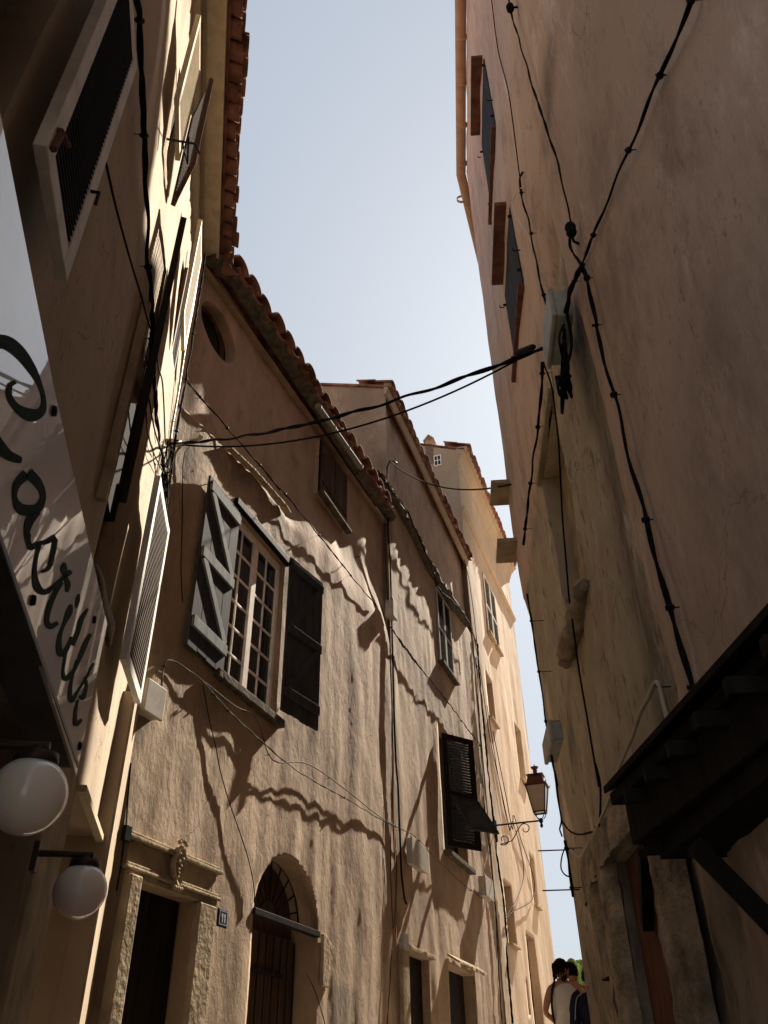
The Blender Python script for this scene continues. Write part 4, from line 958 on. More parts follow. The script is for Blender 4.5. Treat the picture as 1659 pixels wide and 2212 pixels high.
# insulator
ic = PR.hit(g(11, 645, 1180), .06); mb = MB(); mb.lathe(ic, Vector((0, 0, 1)), [(.006, -.06), (.018, -.05), (.028, -.03), (.024, 0), (.030, .015), (.025, .035), (.012, .045), (.0, .05)], 14); mb.tube([ic, ic-Vector((0, 0, .1)), PR.hit(g(11, 690, 1255), .0)], .008, 5)
tag(mb.build('insulator', 'cable_black'), 'round black insulator on an iron hook above the crossing of cables', 'insulator')
ic = PR.hit(g(11, 333, 40), .06); mb = MB(); mb.lathe(ic, Vector((0, 0, 1)), [(.006, -.06), (.018, -.05), (.028, -.03), (.024, 0), (.030, .015), (.025, .035), (.012, .045), (.0, .05)], 14); mb.tube([ic, ic-PR.n*.08], .008, 5)
tag(mb.build('insulator', 'cable_black'), 'black insulator high at the top edge of the right house', 'insulator')
for n_, (x, y), lab in ((14, (628, 447), 'upper iron rod sticking out of the far corner of the right house'), (14, (655, 652), 'lower iron rod sticking out of the far corner of the right house')):
    a_ = PR.hit(g(n_, x, y), .0); mb = MB(); mb.tube([a_-PR.n*.05, a_+PR.n*.22], .005, 6); tag(mb.build('iron_rod', 'iron'), lab, 'iron rod')

# ================================================================== BOXES, PLATE, LAMPS
def boxthing(name, label, cat, pl, u0, u1, z0, z1, o0, o1, mat, lidmat=None, bev=.01):
    root = empty(name, pl.at((u0+u1)/2, z0, o0), label, cat)
    mb = MB(); mb.box(pl, u0, u1, z0, z1, o0, o1); mb.build('case', mat, root, bevel=bev)
    mb = MB(); mb.box(pl, u0-.012, u1+.012, z0-.012, z1+.012, o1-.012, o1+.018); mb.build('lid', lidmat or mat, root, bevel=bev*.7)
    return root
jb = boxthing('junction_box', 'grey plastic junction box on the right house where the crossing cable ends', 'junction box', PR, 3.10, 3.50, 3.50, 3.72, .015, .12, 'box_grey', bev=.02)
mb = MB(); q0 = PR.at(3.25, 3.47, .06)
for k in range(10):
    P_ = [q0+PR.ud*random.uniform(-.18, .18)+Vector((0, 0, .05)), q0+PR.ud*random.uniform(-.2, .25)+PR.n*random.uniform(-.02, .08)+Vector((0, 0, -.15)), q0+PR.ud*random.uniform(.0, .3)+PR.n*random.uniform(-.02, .07)+Vector((0, 0, -.3)), q0+PR.ud*.2+PR.n*random.uniform(0, .05)+Vector((0, 0, -.1))]
    mb.tube(smooth_path(P_, 6), random.uniform(.005, .010), 5)
tag(mb.build('cable_knot', 'cable_black'), 'tangle of black cables hanging just under the grey junction box', 'cable knot')
boxthing('junction_box', 'small white box on the brown wall where the long diagonal cable ends', 'junction box', PA, 6.22, 6.42, 6.32, 6.62, .01, .14, 'box_white')
boxthing('junction_box', 'pale rough-faced electricity box on the wall below the white louvred shutter', 'junction box', PA, .09, .33, 2.42, 2.66, .01, .11, 'box_grey', 'box_white')
boxthing('meter_cabinet', 'flat white meter cabinet above the first dark doorway of the middle house', 'meter cabinet', PA, 7.0, 7.72, 2.68, 3.04, .01, .09, 'box_white')
boxthing('meter_cabinet', 'white meter box at the right end of the sagging cables', 'meter cabinet', PA, 11.5, 12.15, 3.0, 3.35, .01, .14, 'box_white')
boxthing('junction_box', 'small grey box at the far corner of the right house against the sky', 'junction box', PR, 5.75, 6.25, 2.03, 2.17, .02, .10, 'box_grey')
boxthing('junction_box', 'small black box on the thin cable left of door 11', 'junction box', PA, .20, .25, 1.50, 1.58, .01, .045, 'cable_black', bev=.004)
boxthing('doorbell_box', 'little pale box beside the first dark doorway of the middle house', 'junction box', PA, 6.62, 6.80, 1.55, 1.72, .01, .05, 'box_grey', bev=.004)
# house number 11
pu0, pu1, pz0, pz1 = 1.655, 1.80, 1.145, 1.262
hp = empty('number_plate', PA.at(pu0, pz0, .0), 'small blue enamel house number plate reading 11 beside the door', 'house number')
mb = MB(); mb.box(PA, pu0-.01, pu1+.01, pz0-.01, pz1+.01, .035, .050); mb.build('backing', 'iron', hp, bevel=.004)
mb = MB(); mb.box(PA, pu0, pu1, pz0, pz1, .050, .054); mb.build('plate', 'plate_blue', hp, bevel=.003)
mb = MB()
for (a, b_, c_, d_) in ((pu0+.006, pu1-.006, pz0+.006, pz0+.010), (pu0+.006, pu1-.006, pz1-.010, pz1-.006), (pu0+.006, pu0+.010, pz0+.01, pz1-.01), (pu1-.010, pu1-.006, pz0+.01, pz1-.01)): mb.box(PA, a, b_, c_, d_, .054, .0555)
mb.build('border', 'plate_white', hp)
for cu in (pu0+.055, pu0+.095):
    mb = MB(); mb.box(PA, cu-.006, cu+.007, pz0+.025, pz1-.025, .054, .0565)
    mb.hexa([PA.at(cu-.006, pz1-.025, .054), PA.at(cu-.018, pz1-.045, .054), PA.at(cu-.018, pz1-.055, .054), PA.at(cu-.006, pz1-.042, .054)], [PA.at(cu-.006, pz1-.025, .0565), PA.at(cu-.018, pz1-.045, .0565), PA.at(cu-.018, pz1-.055, .0565), PA.at(cu-.006, pz1-.042, .0565)])
    mb.build('digit', 'plate_white', hp)
# globe lamps
for u, lab in ((2.53, 'nearer and larger-looking white globe lamp under the shop sign'), (3.90, 'farther white globe lamp beside the shop pillar')):
    root = empty('globe_lamp', PL.at(u, .86, 0), lab, 'globe lamp', 'white globe lamps on the shop front')
    zc = .71; o = .25
    mb = MB(); mb.box(PL, u-.035, u+.035, .78, .90, .03, .055); mb.build('wall_plate', 'globe_cap', root, bevel=.004)
    mb = MB(); mb.tube([PL.at(u, .855, .05), PL.at(u, .855, o+.03)], .014, 10); mb.build('arm', 'globe_cap', root)
    mb = MB(); mb.lathe(PL.at(u, zc, o), Vector((0, 0, 1)), [(.0, .145), (.02, .145), (.02, .125), (.062, .122), (.066, .085), (.058, .085), (.0, .12)], 24); mb.build('cap', 'globe_cap', root)
    mb = MB(); mb.ball(PL.at(u, zc, o), .110, 40); mb.build('globe', 'globe', root)
# street lantern on its wrought-iron bracket
lu, lz, lo = 13.65, 4.80, 1.03
root = empty('street_lantern', PA.at(lu, lz, 0), 'copper-topped street lantern on a scrolled iron bracket over the alley', 'street lamp')
mb = MB(); mb.tube([PA.at(lu, lz, .0), PA.at(lu, lz, lo+.03)], .02, 8); mb.box(PA, lu-.04, lu+.04, lz-.35, lz+.1, 0, .03)
def spiral(c_o, c_z, r0, r1, a0, a1, n=22): return [PA.at(lu, c_z+math.sin(a0+(a1-a0)*k/n)*(r0+(r1-r0)*k/n), c_o+math.cos(a0+(a1-a0)*k/n)*(r0+(r1-r0)*k/n)) for k in range(n+1)]
br = mb.build('bracket', 'iron', root)
mb = MB()
s1_ = spiral(.17, lz-.32, .05, .12, math.pi*1.2, -math.pi*.75)      # inner curl near the wall
s2_ = spiral(.66, lz-.14, .04, .125, -math.pi*1.1, math.pi*.85)
mb.tube(smooth_path(s1_[:]+[PA.at(lu, lz-.36, .34), PA.at(lu, lz-.18, .47)]+list(reversed(s2_)), 2), .011, 6)
mb.build('scroll', 'iron', br)
LC = PA.at(lu, lz, lo); ax = PA.n; ay = PA.ud
def frust(mb, z0, z1, a0, a1, th=.0):
    p = lambda s, z: [LC+ax*(sx*s)+ay*(sy*s)+Vector((0, 0, z)) for sx, sy in ((-1, -1), (1, -1), (1, 1), (-1, 1))]
    return p(a0, z0), p(a1, z1)
mb = MB(); mb.lathe(LC, Vector((0, 0, 1)), [(0, -.16), (.03, -.13), (.035, -.10), (.02, -.06), (.045, -.03), (.045, .03), (.02, .05)], 12); mb.build('knob', 'iron', root)
mb = MB()
for sx in (-1, 1):
    for sy in (-1, 1): mb.tube(smooth_path([LC+Vector((0, 0, .03)), LC+ax*sx*.06+ay*sy*.06+Vector((0, 0, .05)), LC+ax*sx*.10+ay*sy*.10+Vector((0, 0, .12)), LC+ax*sx*.11+ay*sy*.11+Vector((0, 0, .17))], 4), .010, 5)
mb.build('cradle', 'iron', root)
a_, b_ = frust(None, .17, .74, .125, .215); mb = MB()
for k in range(4): mb.bar(a_[k], b_[k], .022, .022, ax)
for q in (a_, b_):
    for k in range(4): mb.bar(q[k], q[(k+1) % 4], .03, .024)
mb.build('frame', 'iron', root)
a2_, b2_ = frust(None, .18, .73, .118, .208)
mb = MB(); mb.hexa(a2_, b2_); mb.build('glass', 'lantern_glass', root)
mb = MB(); a_, b_ = frust(None, .745, .765, .25, .25); mb.hexa(a_, b_); a_, b_ = frust(None, .766, .97, .205, .15); mb.hexa(a_, b_); a_, b_ = frust(None, .971, .985, .19, .19); mb.hexa(a_, b_)
mb.lathe(LC, Vector((0, 0, 1)), [(.16, .985), (.12, 1.01), (.07, 1.02), (.05, 1.04), (.05, 1.12), (.09, 1.17), (.09, 1.18), (.0, 1.19), (.015, 1.24), (0, 1.25)], 16)
for sx in (-1, 1):
    for sy in (-1, 1): mb.tube([LC+ax*sx*.24+ay*sy*.24+Vector((0, 0, .76)), LC+ax*sx*.27+ay*sy*.27+Vector((0, 0, .82))], [.014, .003], 5)
mb.build('roof', 'lantern_copper', root)

# ================================================================== SHOP SIGN
so_ = .18
edge_top = [PL.uz(p, so_) for p in ((77, 664), (120, 863), (190, 1144), (233, 1328))]
root = empty('shop_sign', PL.at(2.4, 1.15, so_), 'glossy acrylic shop sign with dark hand-painted script along the left house', 'shop sign')
su = [.45, 3.66]; zt = lambda u: 1.745+.10*max(0, u-1.9)/1.8; zb_ = lambda u: 1.17-.05*max(0, u-1.9)/1.8
mb = MB(); n = 24; fr = []; bk = []
for k in range(n+1):
    u = su[0]+(su[1]-su[0])*k/n
    fr += [PL.at(u, zb_(u), so_), PL.at(u, zt(u), so_)]; bk += [PL.at(u, zb_(u), so_-.012), PL.at(u, zt(u), so_-.012)]
m = len(fr); fs = [(2*k, 2*k+2, 2*k+3, 2*k+1) for k in range(n)] + [(m+2*k+1, m+2*k+3, m+2*k+2, m+2*k) for k in range(n)] + [(2*k+1, 2*k+3, m+2*k+3, m+2*k+1) for k in range(n)] + [(2*k+2, 2*k, m+2*k, m+2*k+2) for k in range(n)] + [(2*n, m+2*n, m+2*n+1, 2*n+1)]
mb.add(fr+bk, fs); mb.build('panel', 'acrylic', root)
mb = MB(); mb.box(PL, su[0], su[1], zb_(0)-.02, zb_(0)+.0, .02, so_+.004); mb.build('bottom_rail', 'sign_frame', root, bevel=.003)
for u, z in ((1.98, 1.70), (2.3, 1.22), (3.58, 1.22), (3.3, 1.68)):
    mb = MB(); mb.tube([PL.at(u, z, -.02), PL.at(u, z, so_+.008)], .009, 8); mb.lathe(PL.at(u, z, so_), PL.n, [(0, .012), (.016, .010), (.018, .0)], 12); mb.build('spacer', 'iron', root)
strokes = [
 (21, [(-60, 310, 150), (60, 320, 150), (180, 410, 130), (290, 560, 90), (360, 700, 50), (395, 840, 45), (370, 940, 90), (270, 970, 140), (150, 900, 80), (85, 800, 60), (90, 710, 50), (140, 670, 40)]),
 (21, [(-60, 1190, 150), (60, 1320, 110), (150, 1365, 90), (195, 1375, 60)]),
 (21, [(250, 1490, 120), (340, 1580, 95), (388, 1700, 60), (335, 1810, 100), (200, 1820, 120), (135, 1720, 50), (150, 1600, 75), (240, 1500, 110)]),
 (21, [(330, 1830, 100), (265, 1930, 90), (240, 2050, 50), (262, 2130, 36)]),
 (22, [(262, 100, 36), (255, 170, 50), (280, 230, 60), (335, 190, 40), (410, 180, 50), (500, 130, 60)]),
 (22, [(500, 150, 50), (475, 290, 50), (440, 410, 40), (370, 450, 30)]),
 (22, [(355, 200, 45), (325, 330, 35), (312, 470, 50), (340, 590, 80), (400, 630, 60), (470, 590, 45), (560, 510, 40), (640, 440, 50)]),
 (22, [(580, 365, 30), (575, 420, 70), (585, 480, 40), (610, 560, 60), (600, 630, 30)]),
 (22, [(560, 540, 36), (500, 630, 50), (445, 760, 55), (422, 880, 50), (450, 940, 60), (520, 905, 40)]),
 (22, [(708, 645, 20), (700, 700, 46), (685, 770, 20)]),
 (22, [(640, 740, 30), (622, 810, 70), (575, 920, 35), (540, 1020, 40), (530, 1110, 60), (545, 1190, 60), (600, 1140, 50), (645, 1030, 24)]),
 (22, [(790, 780, 25), (735, 870, 50), (700, 990, 45), (650, 1110, 45)]),
 (22, [(595, 1150, 30), (580, 1250, 30), (568, 1340, 30), (585, 1410, 50), (640, 1370, 45), (690, 1290, 30), (730, 1190, 50), (775, 1080, 50), (815, 1005, 30)]),
 (22, [(690, 1240, 20), (655, 1380, 25), (632, 1500, 40), (640, 1610, 50), (700, 1520, 24), (770, 1410, 24), (840, 1270, 16)]),
 (22, [(765, 1395, 26), (778, 1470, 30), (745, 1580, 50), (712, 1560, 20)]),
 (22, [(700, 1600, 22), (678, 1720, 36), (682, 1820, 46), (735, 1775, 30)])]
for n_, st in strokes:
    c = [Vector((x, y, w_)) for x, y, w_ in st]; c = smooth_path(c, 5) if len(c) > 2 else c
    L_, R_ = [], []
    for i in range(len(c)):
        t = (c[min(i+1, len(c)-1)]-c[max(i-1, 0)]); t.z = 0; t.normalize(); nx, ny = -t.y, t.x; hw = c[i].z*.42
        L_.append(g(n_, c[i].x+nx*hw, c[i].y+ny*hw)); R_.append(g(n_, c[i].x-nx*hw, c[i].y-ny*hw))
    A_ = [PL.hit(p, so_+.0015) for p in L_]; B_ = [PL.hit(p, so_+.0015) for p in R_]; m = len(A_); e = PL.n*.001
    vs = A_+B_+[p+e for p in A_]+[p+e for p in B_]
    fs = []
    for i in range(m-1): fs += [(2*m+i, 3*m+i, 3*m+i+1, 2*m+i+1), (i, i+1, 2*m+i+1, 2*m+i), (m+i+1, m+i, 3*m+i, 3*m+i+1)]
    mb = MB(); mb.add(vs, fs); mb.build('letter', 'ink', root)
# woven strip
mb = MB(); pth = [(3, 605, 465), (3, 635, 560), (3, 650, 700), (3, 690, 850), (3, 690, 990)]; ww = [15, 40, 60, 70, 10]
Lp, Rp = [], []
pp = smooth_path([Vector((x, y, w_)) for (n_, x, y), w_ in zip(pth, ww)], 6)
n = len(pp); vs = []
for i, c in enumerate(pp):
    for k in range(7):
        s_ = (k/6-.5); vs.append(PL.hit(g(3, c.x+s_*c.z, c.y), .10+.05*math.cos(s_*math.pi)))
mb.add(vs, [(i*7+k, i*7+k+1, (i+1)*7+k+1, (i+1)*7+k) for i in range(n-1) for k in range(6)], True)
o_ = mb.build('woven_shade', 'wicker'); so2 = o_.modifiers.new('solid', 'SOLIDIFY'); so2.thickness = .006
tag(o_, 'curved woven wicker strip hanging on the wall past the end of the sign', 'woven shade')

# ================================================================== CANOPY over the right-hand doorway
root = empty('door_canopy', PR.at(2.4, .8, 0), 'dark timber canopy on a diagonal brace at the lower right', 'canopy')
def cp(u, o, z): return PR.at(u, z, o)
mb = MB(); oe = [(2.95, .31), (1.80, .117), (1.0, .05)]
for i in range(2):
    (ua, oa), (ub, ob) = oe[i], oe[i+1]
    mb.hexa([cp(ua, oa, .80), cp(ub, ob, .80), cp(ub, -.02, .80), cp(ua, -.02, .80)], [cp(ua, oa, .84), cp(ub, ob, .84), cp(ub, -.02, .84+ob*.45), cp(ua, -.02, .84+oa*.45)])
mb.build('boarding', 'dark_wood', root, bevel=.004)
mb = MB(); mb.hexa([cp(2.92, .27, .66), cp(1.75, .09, .66), cp(1.75, .03, .66), cp(2.92, .20, .66)], [cp(2.92, .27, .798), cp(1.75, .09, .798), cp(1.75, .03, .798), cp(2.92, .20, .798)]); mb.build('fascia', 'dark_wood', root, bevel=.006)
mb = MB(); mb.hexa([cp(2.90, .24, .62), cp(2.90, -.02, .62), cp(2.82, -.02, .62), cp(2.82, .22, .62)], [cp(2.90, .24, .797), cp(2.90, -.02, .797), cp(2.82, -.02, .797), cp(2.82, .22, .797)]); mb.build('end_beam', 'dark_wood', root, bevel=.006)
mb = MB(); mb.bar(PR.hit((1500, 1825), .18), PR.hit((1680, 2010), .03), .055, .055); mb.build('brace', 'dark_wood', root, bevel=.006)
mb = MB(); mb.hexa([cp(2.97, .325, .845), cp(1.0, .06, .845), cp(1.0, -.02, .87), cp(2.97, -.02, .99)], [cp(2.97, .325, .87), cp(1.0, .06, .87), cp(1.0, -.02, .90), cp(2.97, -.02, 1.02)]); mb.build('roof_board', 'dark_wood', root, bevel=.004)
for k in range(6):
    t = k/6; ua = 2.75-t*1.3; oa = .27-t*.15; mb = MB(); mb.bar(cp(ua, oa+.03, .775), cp(ua, -.03, .775), .04, .045); mb.build('rafter', 'dark_wood', root, bevel=.004)
mb = MB(); mb.hexa([cp(2.86, .20, .60), cp(1.2, .02, .60), cp(1.2, -.04, .60), cp(2.86, -.04, .60)], [cp(2.86, .20, .655), cp(1.2, .02, .655), cp(1.2, -.04, .655), cp(2.86, -.04, .655)]); mb.build('soffit', 'dark_wood', root)

# ================================================================== PEOPLE
def loft(mb, C0, fwd, right, rings, n=20):
    vs = []
    for (x, y, z, rx, ry) in rings:
        for k in range(n):
            a = 2*math.pi*k/n; vs.append(C0+right*(x+math.cos(a)*rx)+fwd*(y+math.sin(a)*ry)+Vector((0, 0, z)))
    m = len(rings); mb.add(vs, [(i*n+k, i*n+(k+1) % n, (i+1)*n+(k+1) % n, (i+1)*n+k) for i in range(m-1) for k in range(n)]+[tuple(reversed(range(n))), tuple(range((m-1)*n, m*n))], True)
def skinned(name, mat, parent, C0, fwd, right, verts, edges, root=0, sub=2):
    me = bpy.data.meshes.new(name); P3 = [C0+right*v[0]+fwd*v[1]+Vector((0, 0, v[2])) for v in verts]; off = wloc(parent)
    me.from_pydata([p-off for p in P3], edges, []); o = bpy.data.objects.new(name, me); col.objects.link(o); o.parent = parent
    sm = o.modifiers.new('skin', 'SKIN'); sm.use_smooth_shade = True
    if not me.skin_vertices: me.attributes
    sv = me.skin_vertices[0].data if len(me.skin_vertices) else None
    if sv is None: return o
    for i, v in enumerate(verts): sv[i].radius = (v[3], v[4] if len(v) > 4 else v[3]); sv[i].use_root = (i == root)
    ss = o.modifiers.new('sub', 'SUBSURF'); ss.levels = sub; ss.render_levels = sub
    me.materials.append(M[mat]); return o
def person(xy, yaw, label, H, top, legs_mat, head_yaw=0, arms='down', hairstyle='short', sleeves=False):
    x, y = xy; gzv = gz(x, y)+.004; C0 = Vector((x, y, gzv)); a = R(yaw)
    fwd = Vector((math.sin(a), math.cos(a), 0)); right = Vector((math.cos(a), -math.sin(a), 0)); s = H/1.70
    root = empty('person', C0, label, 'person')
    hz = 1.56*s
    V = [(0, 0, .95, .13, .10), (0, .0, 1.12, .125, .09), (0, -.01, 1.30, .15, .10), (0, -.01, 1.42, .09, .07), (0, 0, 1.48, .048), (0, .01, 1.54, .06, .07), (0, .015, 1.61, .075, .09), (0, .01, 1.665, .05, .06)]
    E_ = [(0, 1), (1, 2), (2, 3), (3, 4), (4, 5), (5, 6), (6, 7)]
    def arm(sgn, elbow, wrist, hand):
        b = len(V); V.extend([(sgn*.17, -.01, 1.39, .055), (elbow[0]*.5+sgn*.2*.5, elbow[1]*.5, (1.38+elbow[2])/2, .047), (*elbow, .038), (*wrist, .027), (*hand, .032, .018)])
        E_.extend([(3, b), (b, b+1), (b+1, b+2), (b+2, b+3), (b+3, b+4)])
        hx, hy, hz_ = hand; d = Vector((hand[0]-wrist[0], hand[1]-wrist[1], hand[2]-wrist[2])).normalized()
        for k in range(5):
            f = Vector((hx, hy, hz_)) + Vector(((k-2)*.014*(1 if k else 1.6), .004*k, 0)); ln = (.05, .075, .08, .075, .06)[k]
            b2 = len(V); V.extend([(f.x+d.x*.02, f.y+d.y*.02, f.z+d.z*.02, .009), (f.x+d.x*ln*.6, f.y+d.y*ln*.6+.006, f.z+d.z*ln*.6, .0085), (f.x+d.x*ln, f.y+d.y*ln+.016, f.z+d.z*ln, .007)])
            E_.extend([(b+4, b2), (b2, b2+1), (b2+1, b2+2)])
    if arms == 'waist':
        arm(-1, (-.27, -.03, 1.12), (-.12, .14, .98), (-.05, .17, .97)); arm(1, (.26, .0, 1.12), (.12, .18, 1.0), (.06, .2, 1.0))
    elif arms == 'phone':
        arm(-1, (-.24, .05, 1.14), (-.10, .24, 1.22), (-.06, .28, 1.28)); arm(1, (.24, .05, 1.14), (.10, .24, 1.22), (.06, .28, 1.28))
    else:
        arm(-1, (-.24, -.02, 1.12), (-.25, .06, .88), (-.25, .08, .80)); arm(1, (.24, -.02, 1.12), (.25, .06, .88), (.25, .08, .80))
    for sgn in (-1, 1):
        b = len(V); V.extend([(sgn*.09, 0, .88, .085), (sgn*.095, .01, .50, .056), (sgn*.10, -.01, .28, .05), (sgn*.10, -.02, .09, .036), (sgn*.11, .10, .035, .038, .025), (sgn*.115, .17, .03, .03, .018)])
        E_.extend([(0, b), (b, b+1), (b+1, b+2), (b+2, b+3), (b+3, b+4), (b+4, b+5)])
    V2 = [(v[0]*s, v[1]*s, v[2]*s, *[q*s for q in v[3:]]) for v in V]
    body = skinned('body', 'skin', root, C0, fwd, right, V2, E_)
    # face and hair turn with the head
    ha = R(yaw+head_yaw); hf = Vector((math.sin(ha), math.cos(ha), 0)); hr = Vector((math.cos(ha), -math.sin(ha), 0)); HC = C0+Vector((0, 0, 1.60*s))
    mb = MB(); loft(mb, HC, hf, hr, [(0, .02, -.125*s, .03, .03), (0, .02, -.10*s, .055, .065), (0, .01, -.04*s, .070, .088), (0, 0, .02*s, .077, .098), (0, -.005, .07*s, .068, .085), (0, -.01, .105*s, .03, .045)], 20)
    mb.lathe(HC+hf*.095+Vector((0, 0, -.02)), (hf*.5-Vector((0, 0, 1))).normalized(), [(0, -.035), (.010, -.01), (.016, .018), (0, .03)], 8)
    for sg in (-1, 1): mb.ball(HC+hr*sg*.078+Vector((0, 0, -.01)), .03, 10, (.35, .8, 1))
    mb.build('head', 'skin', root)
    mb = MB()
    for sg in (-1, 1): mb.ball(HC+hr*sg*.03+hf*.092+Vector((0, 0, .012)), .011, 8)
    mb.bar(HC+hf*.094-hr*.02+Vector((0, 0, -.062)), HC+hf*.094+hr*.02+Vector((0, 0, -.062)), .008, .006); mb.build('face', 'cloth_dark', root)
    mb = MB(); rg = random.Random(int(x*100))
    vs = []; n1, n2 = 28, 16
    for i in range(n2+1):
        th = math.pi*.62*i/n2
        for k in range(n1):
            a2 = 2*math.pi*k/n1; front = max(0, math.sin(a2)); thh = th*(1-.42*front)
            rr = 1+.10*noise.noise(Vector((math.cos(a2)*3, math.sin(a2)*3, i*.5+x)))+.03*rg.uniform(-1, 1)
            dn = 1.0 if hairstyle != 'long' else 1+.0
            vs.append(HC+hr*(math.sin(thh)*math.cos(a2)*.094*rr)+hf*(math.sin(thh)*math.sin(a2)*.112*rr-.012)+Vector((0, 0, math.cos(thh)*.128*rr-.0)))
    mb.add(vs, [(i*n1+k, (i+1)*n1+k, (i+1)*n1+(k+1) % n1, i*n1+(k+1) % n1) for i in range(n2) for k in range(n1)], True)
    if hairstyle == 'bun': mb.ball(HC-hf*.135+Vector((0, 0, .075)), .048, 14)
    if hairstyle == 'shaggy':
        for k in range(60):
            a2 = rg.uniform(math.pi*.95, math.pi*2.05); z = rg.uniform(-.13, .08); p = HC+hr*math.cos(a2)*.088+hf*(math.sin(a2)*.105-.012)+Vector((0, 0, z)); mb.tube([p, p+hr*math.cos(a2)*.014+hf*math.sin(a2)*.014-Vector((0, 0, .035))], [.014, .004], 5)
    mb.build('hair', 'hair', root)
    mb = MB(); mb2 = top == 'cloth_white'
    k_ = 1.0 if mb2 else 1.12
    loft(mb, C0, fwd, right, [(q[0]*s, q[1]*s, q[2]*s, q[3]*s*k_, q[4]*s*k_) for q in [(0, 0, .86, .165, .125), (0, 0, .98, .165, .125), (0, 0, 1.10, .155, .118), (0, -.01, 1.24, .175, .13), (0, -.015, 1.36, .178, .125), (0, -.01, 1.42, .135, .09), (0, 0, 1.455, .075, .065), (0, 0, 1.47, .06, .055)]], 28)
    sh = mb.build('sleeveless_top' if mb2 else 'jacket', top, root)
    if sleeves:
        for sgn in (-1, 1):
            mb = MB(); el = (.24, .05, 1.14) if arms == 'phone' else (.25, -.02, 1.12); wr = (.11, .22, 1.20) if arms == 'phone' else (.255, .06, .90)
            P_ = [C0+right*(sgn*v[0]*s)+fwd*v[1]*s+Vector((0, 0, v[2]*s)) for v in ((.13, -.01, 1.40), (.19, -.01, 1.36), (.225, .0, 1.26), el, ((el[0]+wr[0])/2, (el[1]+wr[1])/2, (el[2]+wr[2])/2), wr)]
            mb.tube(smooth_path(P_, 5), [.085*s]*6+[.08*s]*6+[.07*s]*6+[.062*s]*6+[.055*s]*2, 14); mb.build('sleeve', top, root)
            mb = MB(); mb.tube([p+Vector((0, 0, .012))+right*sgn*.0-fwd*.083*s for p in smooth_path(P_[:4], 5)], .006, 5); mb.build('piping', 'piping_grey', root)
    mb = MB()
    for sgn in (-1, 1): loft(mb, C0, fwd, right, [(sgn*.10*s, 0, .04*s, .065, .07), (sgn*.10*s, 0, .30*s, .075, .08), (sgn*.095*s, 0, .55*s, .085, .09), (sgn*.085*s, 0, .93*s, .10, .12)], 16)
    mb.build('trousers', legs_mat, root); return root, C0, fwd, right, s
r1, C0, fw1, rt1, s = person((2.22, 12.15), 20, 'dark-haired person in a cream sleeveless top with a black bag strap, seen from behind', 1.70, 'cloth_white', 'cloth_dark', 45, 'waist', 'shaggy')
mb = MB(); P_ = [C0+rt1*v[0]+fw1*v[1]+Vector((0, 0, v[2])) for v in ((-.10, .05, 1.455), (-.11, -.06, 1.445), (-.13, -.135, 1.36), (-.155, -.13, 1.22), (-.165, -.08, 1.06), (-.17, .02, .98))]
sp_ = smooth_path(P_, 6); mb.tube(sp_, .017, 6); mb.build('bag_strap', 'cloth_dark', r1)
person((2.46, 12.75), 5, 'person with dark hair pinned up in a bun, standing between the other two', 1.66, 'cloth_white', 'cloth_dark', 30, 'down', 'bun')
person((2.40, 11.35), 10, 'person in a navy jacket with pale piping, half hidden behind the right-hand corner', 1.60, 'cloth_navy', 'cloth_dark', 0, 'down', 'short', True)

# ================================================================== PRICKLY PEAR and wall at the end
mb = MB(); cxy = (4.9, 22.0)
V_ = []
for i in range(26): V_.append((3.7+i*.14, 21.6))
for i in range(25):
    a, b_ = V_[i], V_[i+1]; h = 1.75+.12*noise.noise(Vector((i*.6, 0, 0))); h2 = 1.75+.12*noise.noise(Vector(((i+1)*.6, 0, 0)))
    mb.hexa([Vector((a[0], a[1], -.5)), Vector((b_[0], b_[1], -.5)), Vector((b_[0], b_[1], h2)), Vector((a[0], a[1], h))], [Vector((a[0], a[1]+.5, -.5)), Vector((b_[0], b_[1]+.5, -.5)), Vector((b_[0], b_[1]+.5, h2+.1)), Vector((a[0], a[1]+.5, h+.1))])
tag(mb.build('stone_wall', 'stone'), 'low pale stone wall under the cactus at the end of the alley', 'wall')
root = empty('prickly_pear', (4.7, 22.2, 1.6), 'green prickly pear cactus showing over the wall at the end of the alley', 'cactus')
rg = random.Random(5)
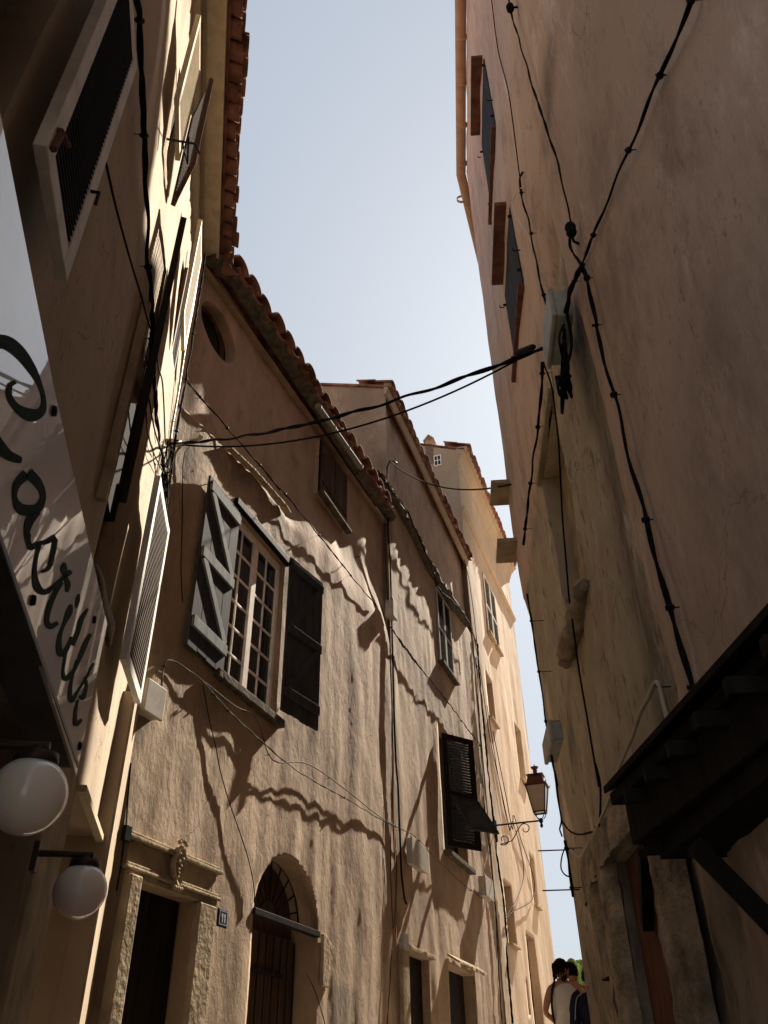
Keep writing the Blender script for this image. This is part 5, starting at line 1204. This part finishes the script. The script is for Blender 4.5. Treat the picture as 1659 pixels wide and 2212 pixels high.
def pad(c, d, nrm, L_, wd):
    mb = MB(); x = d.cross(nrm).normalized(); vs = []; n1, n2 = 14, 8
    for i in range(n2+1):
        th = math.pi*i/n2
        for k in range(n1):
            a = 2*math.pi*k/n1; vs.append(c+d*(L_*.5*(1-math.cos(th)))+x*(math.sin(th)**.8*math.cos(a)*wd*(1-.15*math.cos(th)))*(1 if th else 0)+nrm*(math.sin(th)*math.sin(a)*.035) if 0 < i < n2 else c+d*(L_ if i else 0))
    mb.add(vs, [(i*n1+k, (i+1)*n1+k, (i+1)*n1+(k+1) % n1, i*n1+(k+1) % n1) for i in range(n2) for k in range(n1)], True)
    for k in range(10):
        a = rg.uniform(-.7, .7); b_ = rg.uniform(.15, .9); p = c+d*L_*b_+x*a*wd*.8; mb.tube([p, p+nrm*.06], .004, 3)
    return mb.build('pad', 'cactus', root)
def grow(c, d, depth):
    L_ = rg.uniform(.24, .34); nrm = Vector((rg.uniform(-1, 1), -1+rg.uniform(-.6, .6), rg.uniform(-.3, .3))); nrm = (nrm-d*nrm.dot(d)).normalized()
    pad(c, d, nrm, L_, L_*rg.uniform(.30, .40)); 
    if depth > 0:
        x = d.cross(nrm).normalized()
        for k in range(rg.choice((1, 2, 2))):
            s_ = rg.uniform(-.9, .9); nd = (d+x*s_+nrm*rg.uniform(-.3, .3)+Vector((0, 0, .5))).normalized(); grow(c+d*L_*.93+x*s_*L_*.15, nd, depth-1)
for k, bx in enumerate((4.25, 4.4, 4.55, 4.68, 4.82, 4.95, 5.1, 4.5, 4.75, 5.0)):
    grow(Vector((bx, 22.0+rg.uniform(-.2, .2), 1.62+max(0, (bx-4.3))*.35)), Vector((rg.uniform(-.3, .3), rg.uniform(-.2, .2), 1)).normalized(), 2)

# neighbours of one kind share a group
GROUPS = {'cable': 'cables on the house walls and across the alley', 'conduit': 'conduits on the house walls', 'junction_box': 'junction boxes on the walls',
          'insulator': 'cable insulators on the right house', 'iron_rod': 'iron rods at the far corner', 'cable_knot': 'knots of cables', 'plaster_house': 'houses along the alley', 'person': 'people at the end of the alley', 'meter_cabinet': 'meter cabinets on the middle house'}
for o in bpy.data.objects:
    k = o.name.split('.')[0]
    if o.parent is None and k in GROUPS: o['group'] = GROUPS[k]
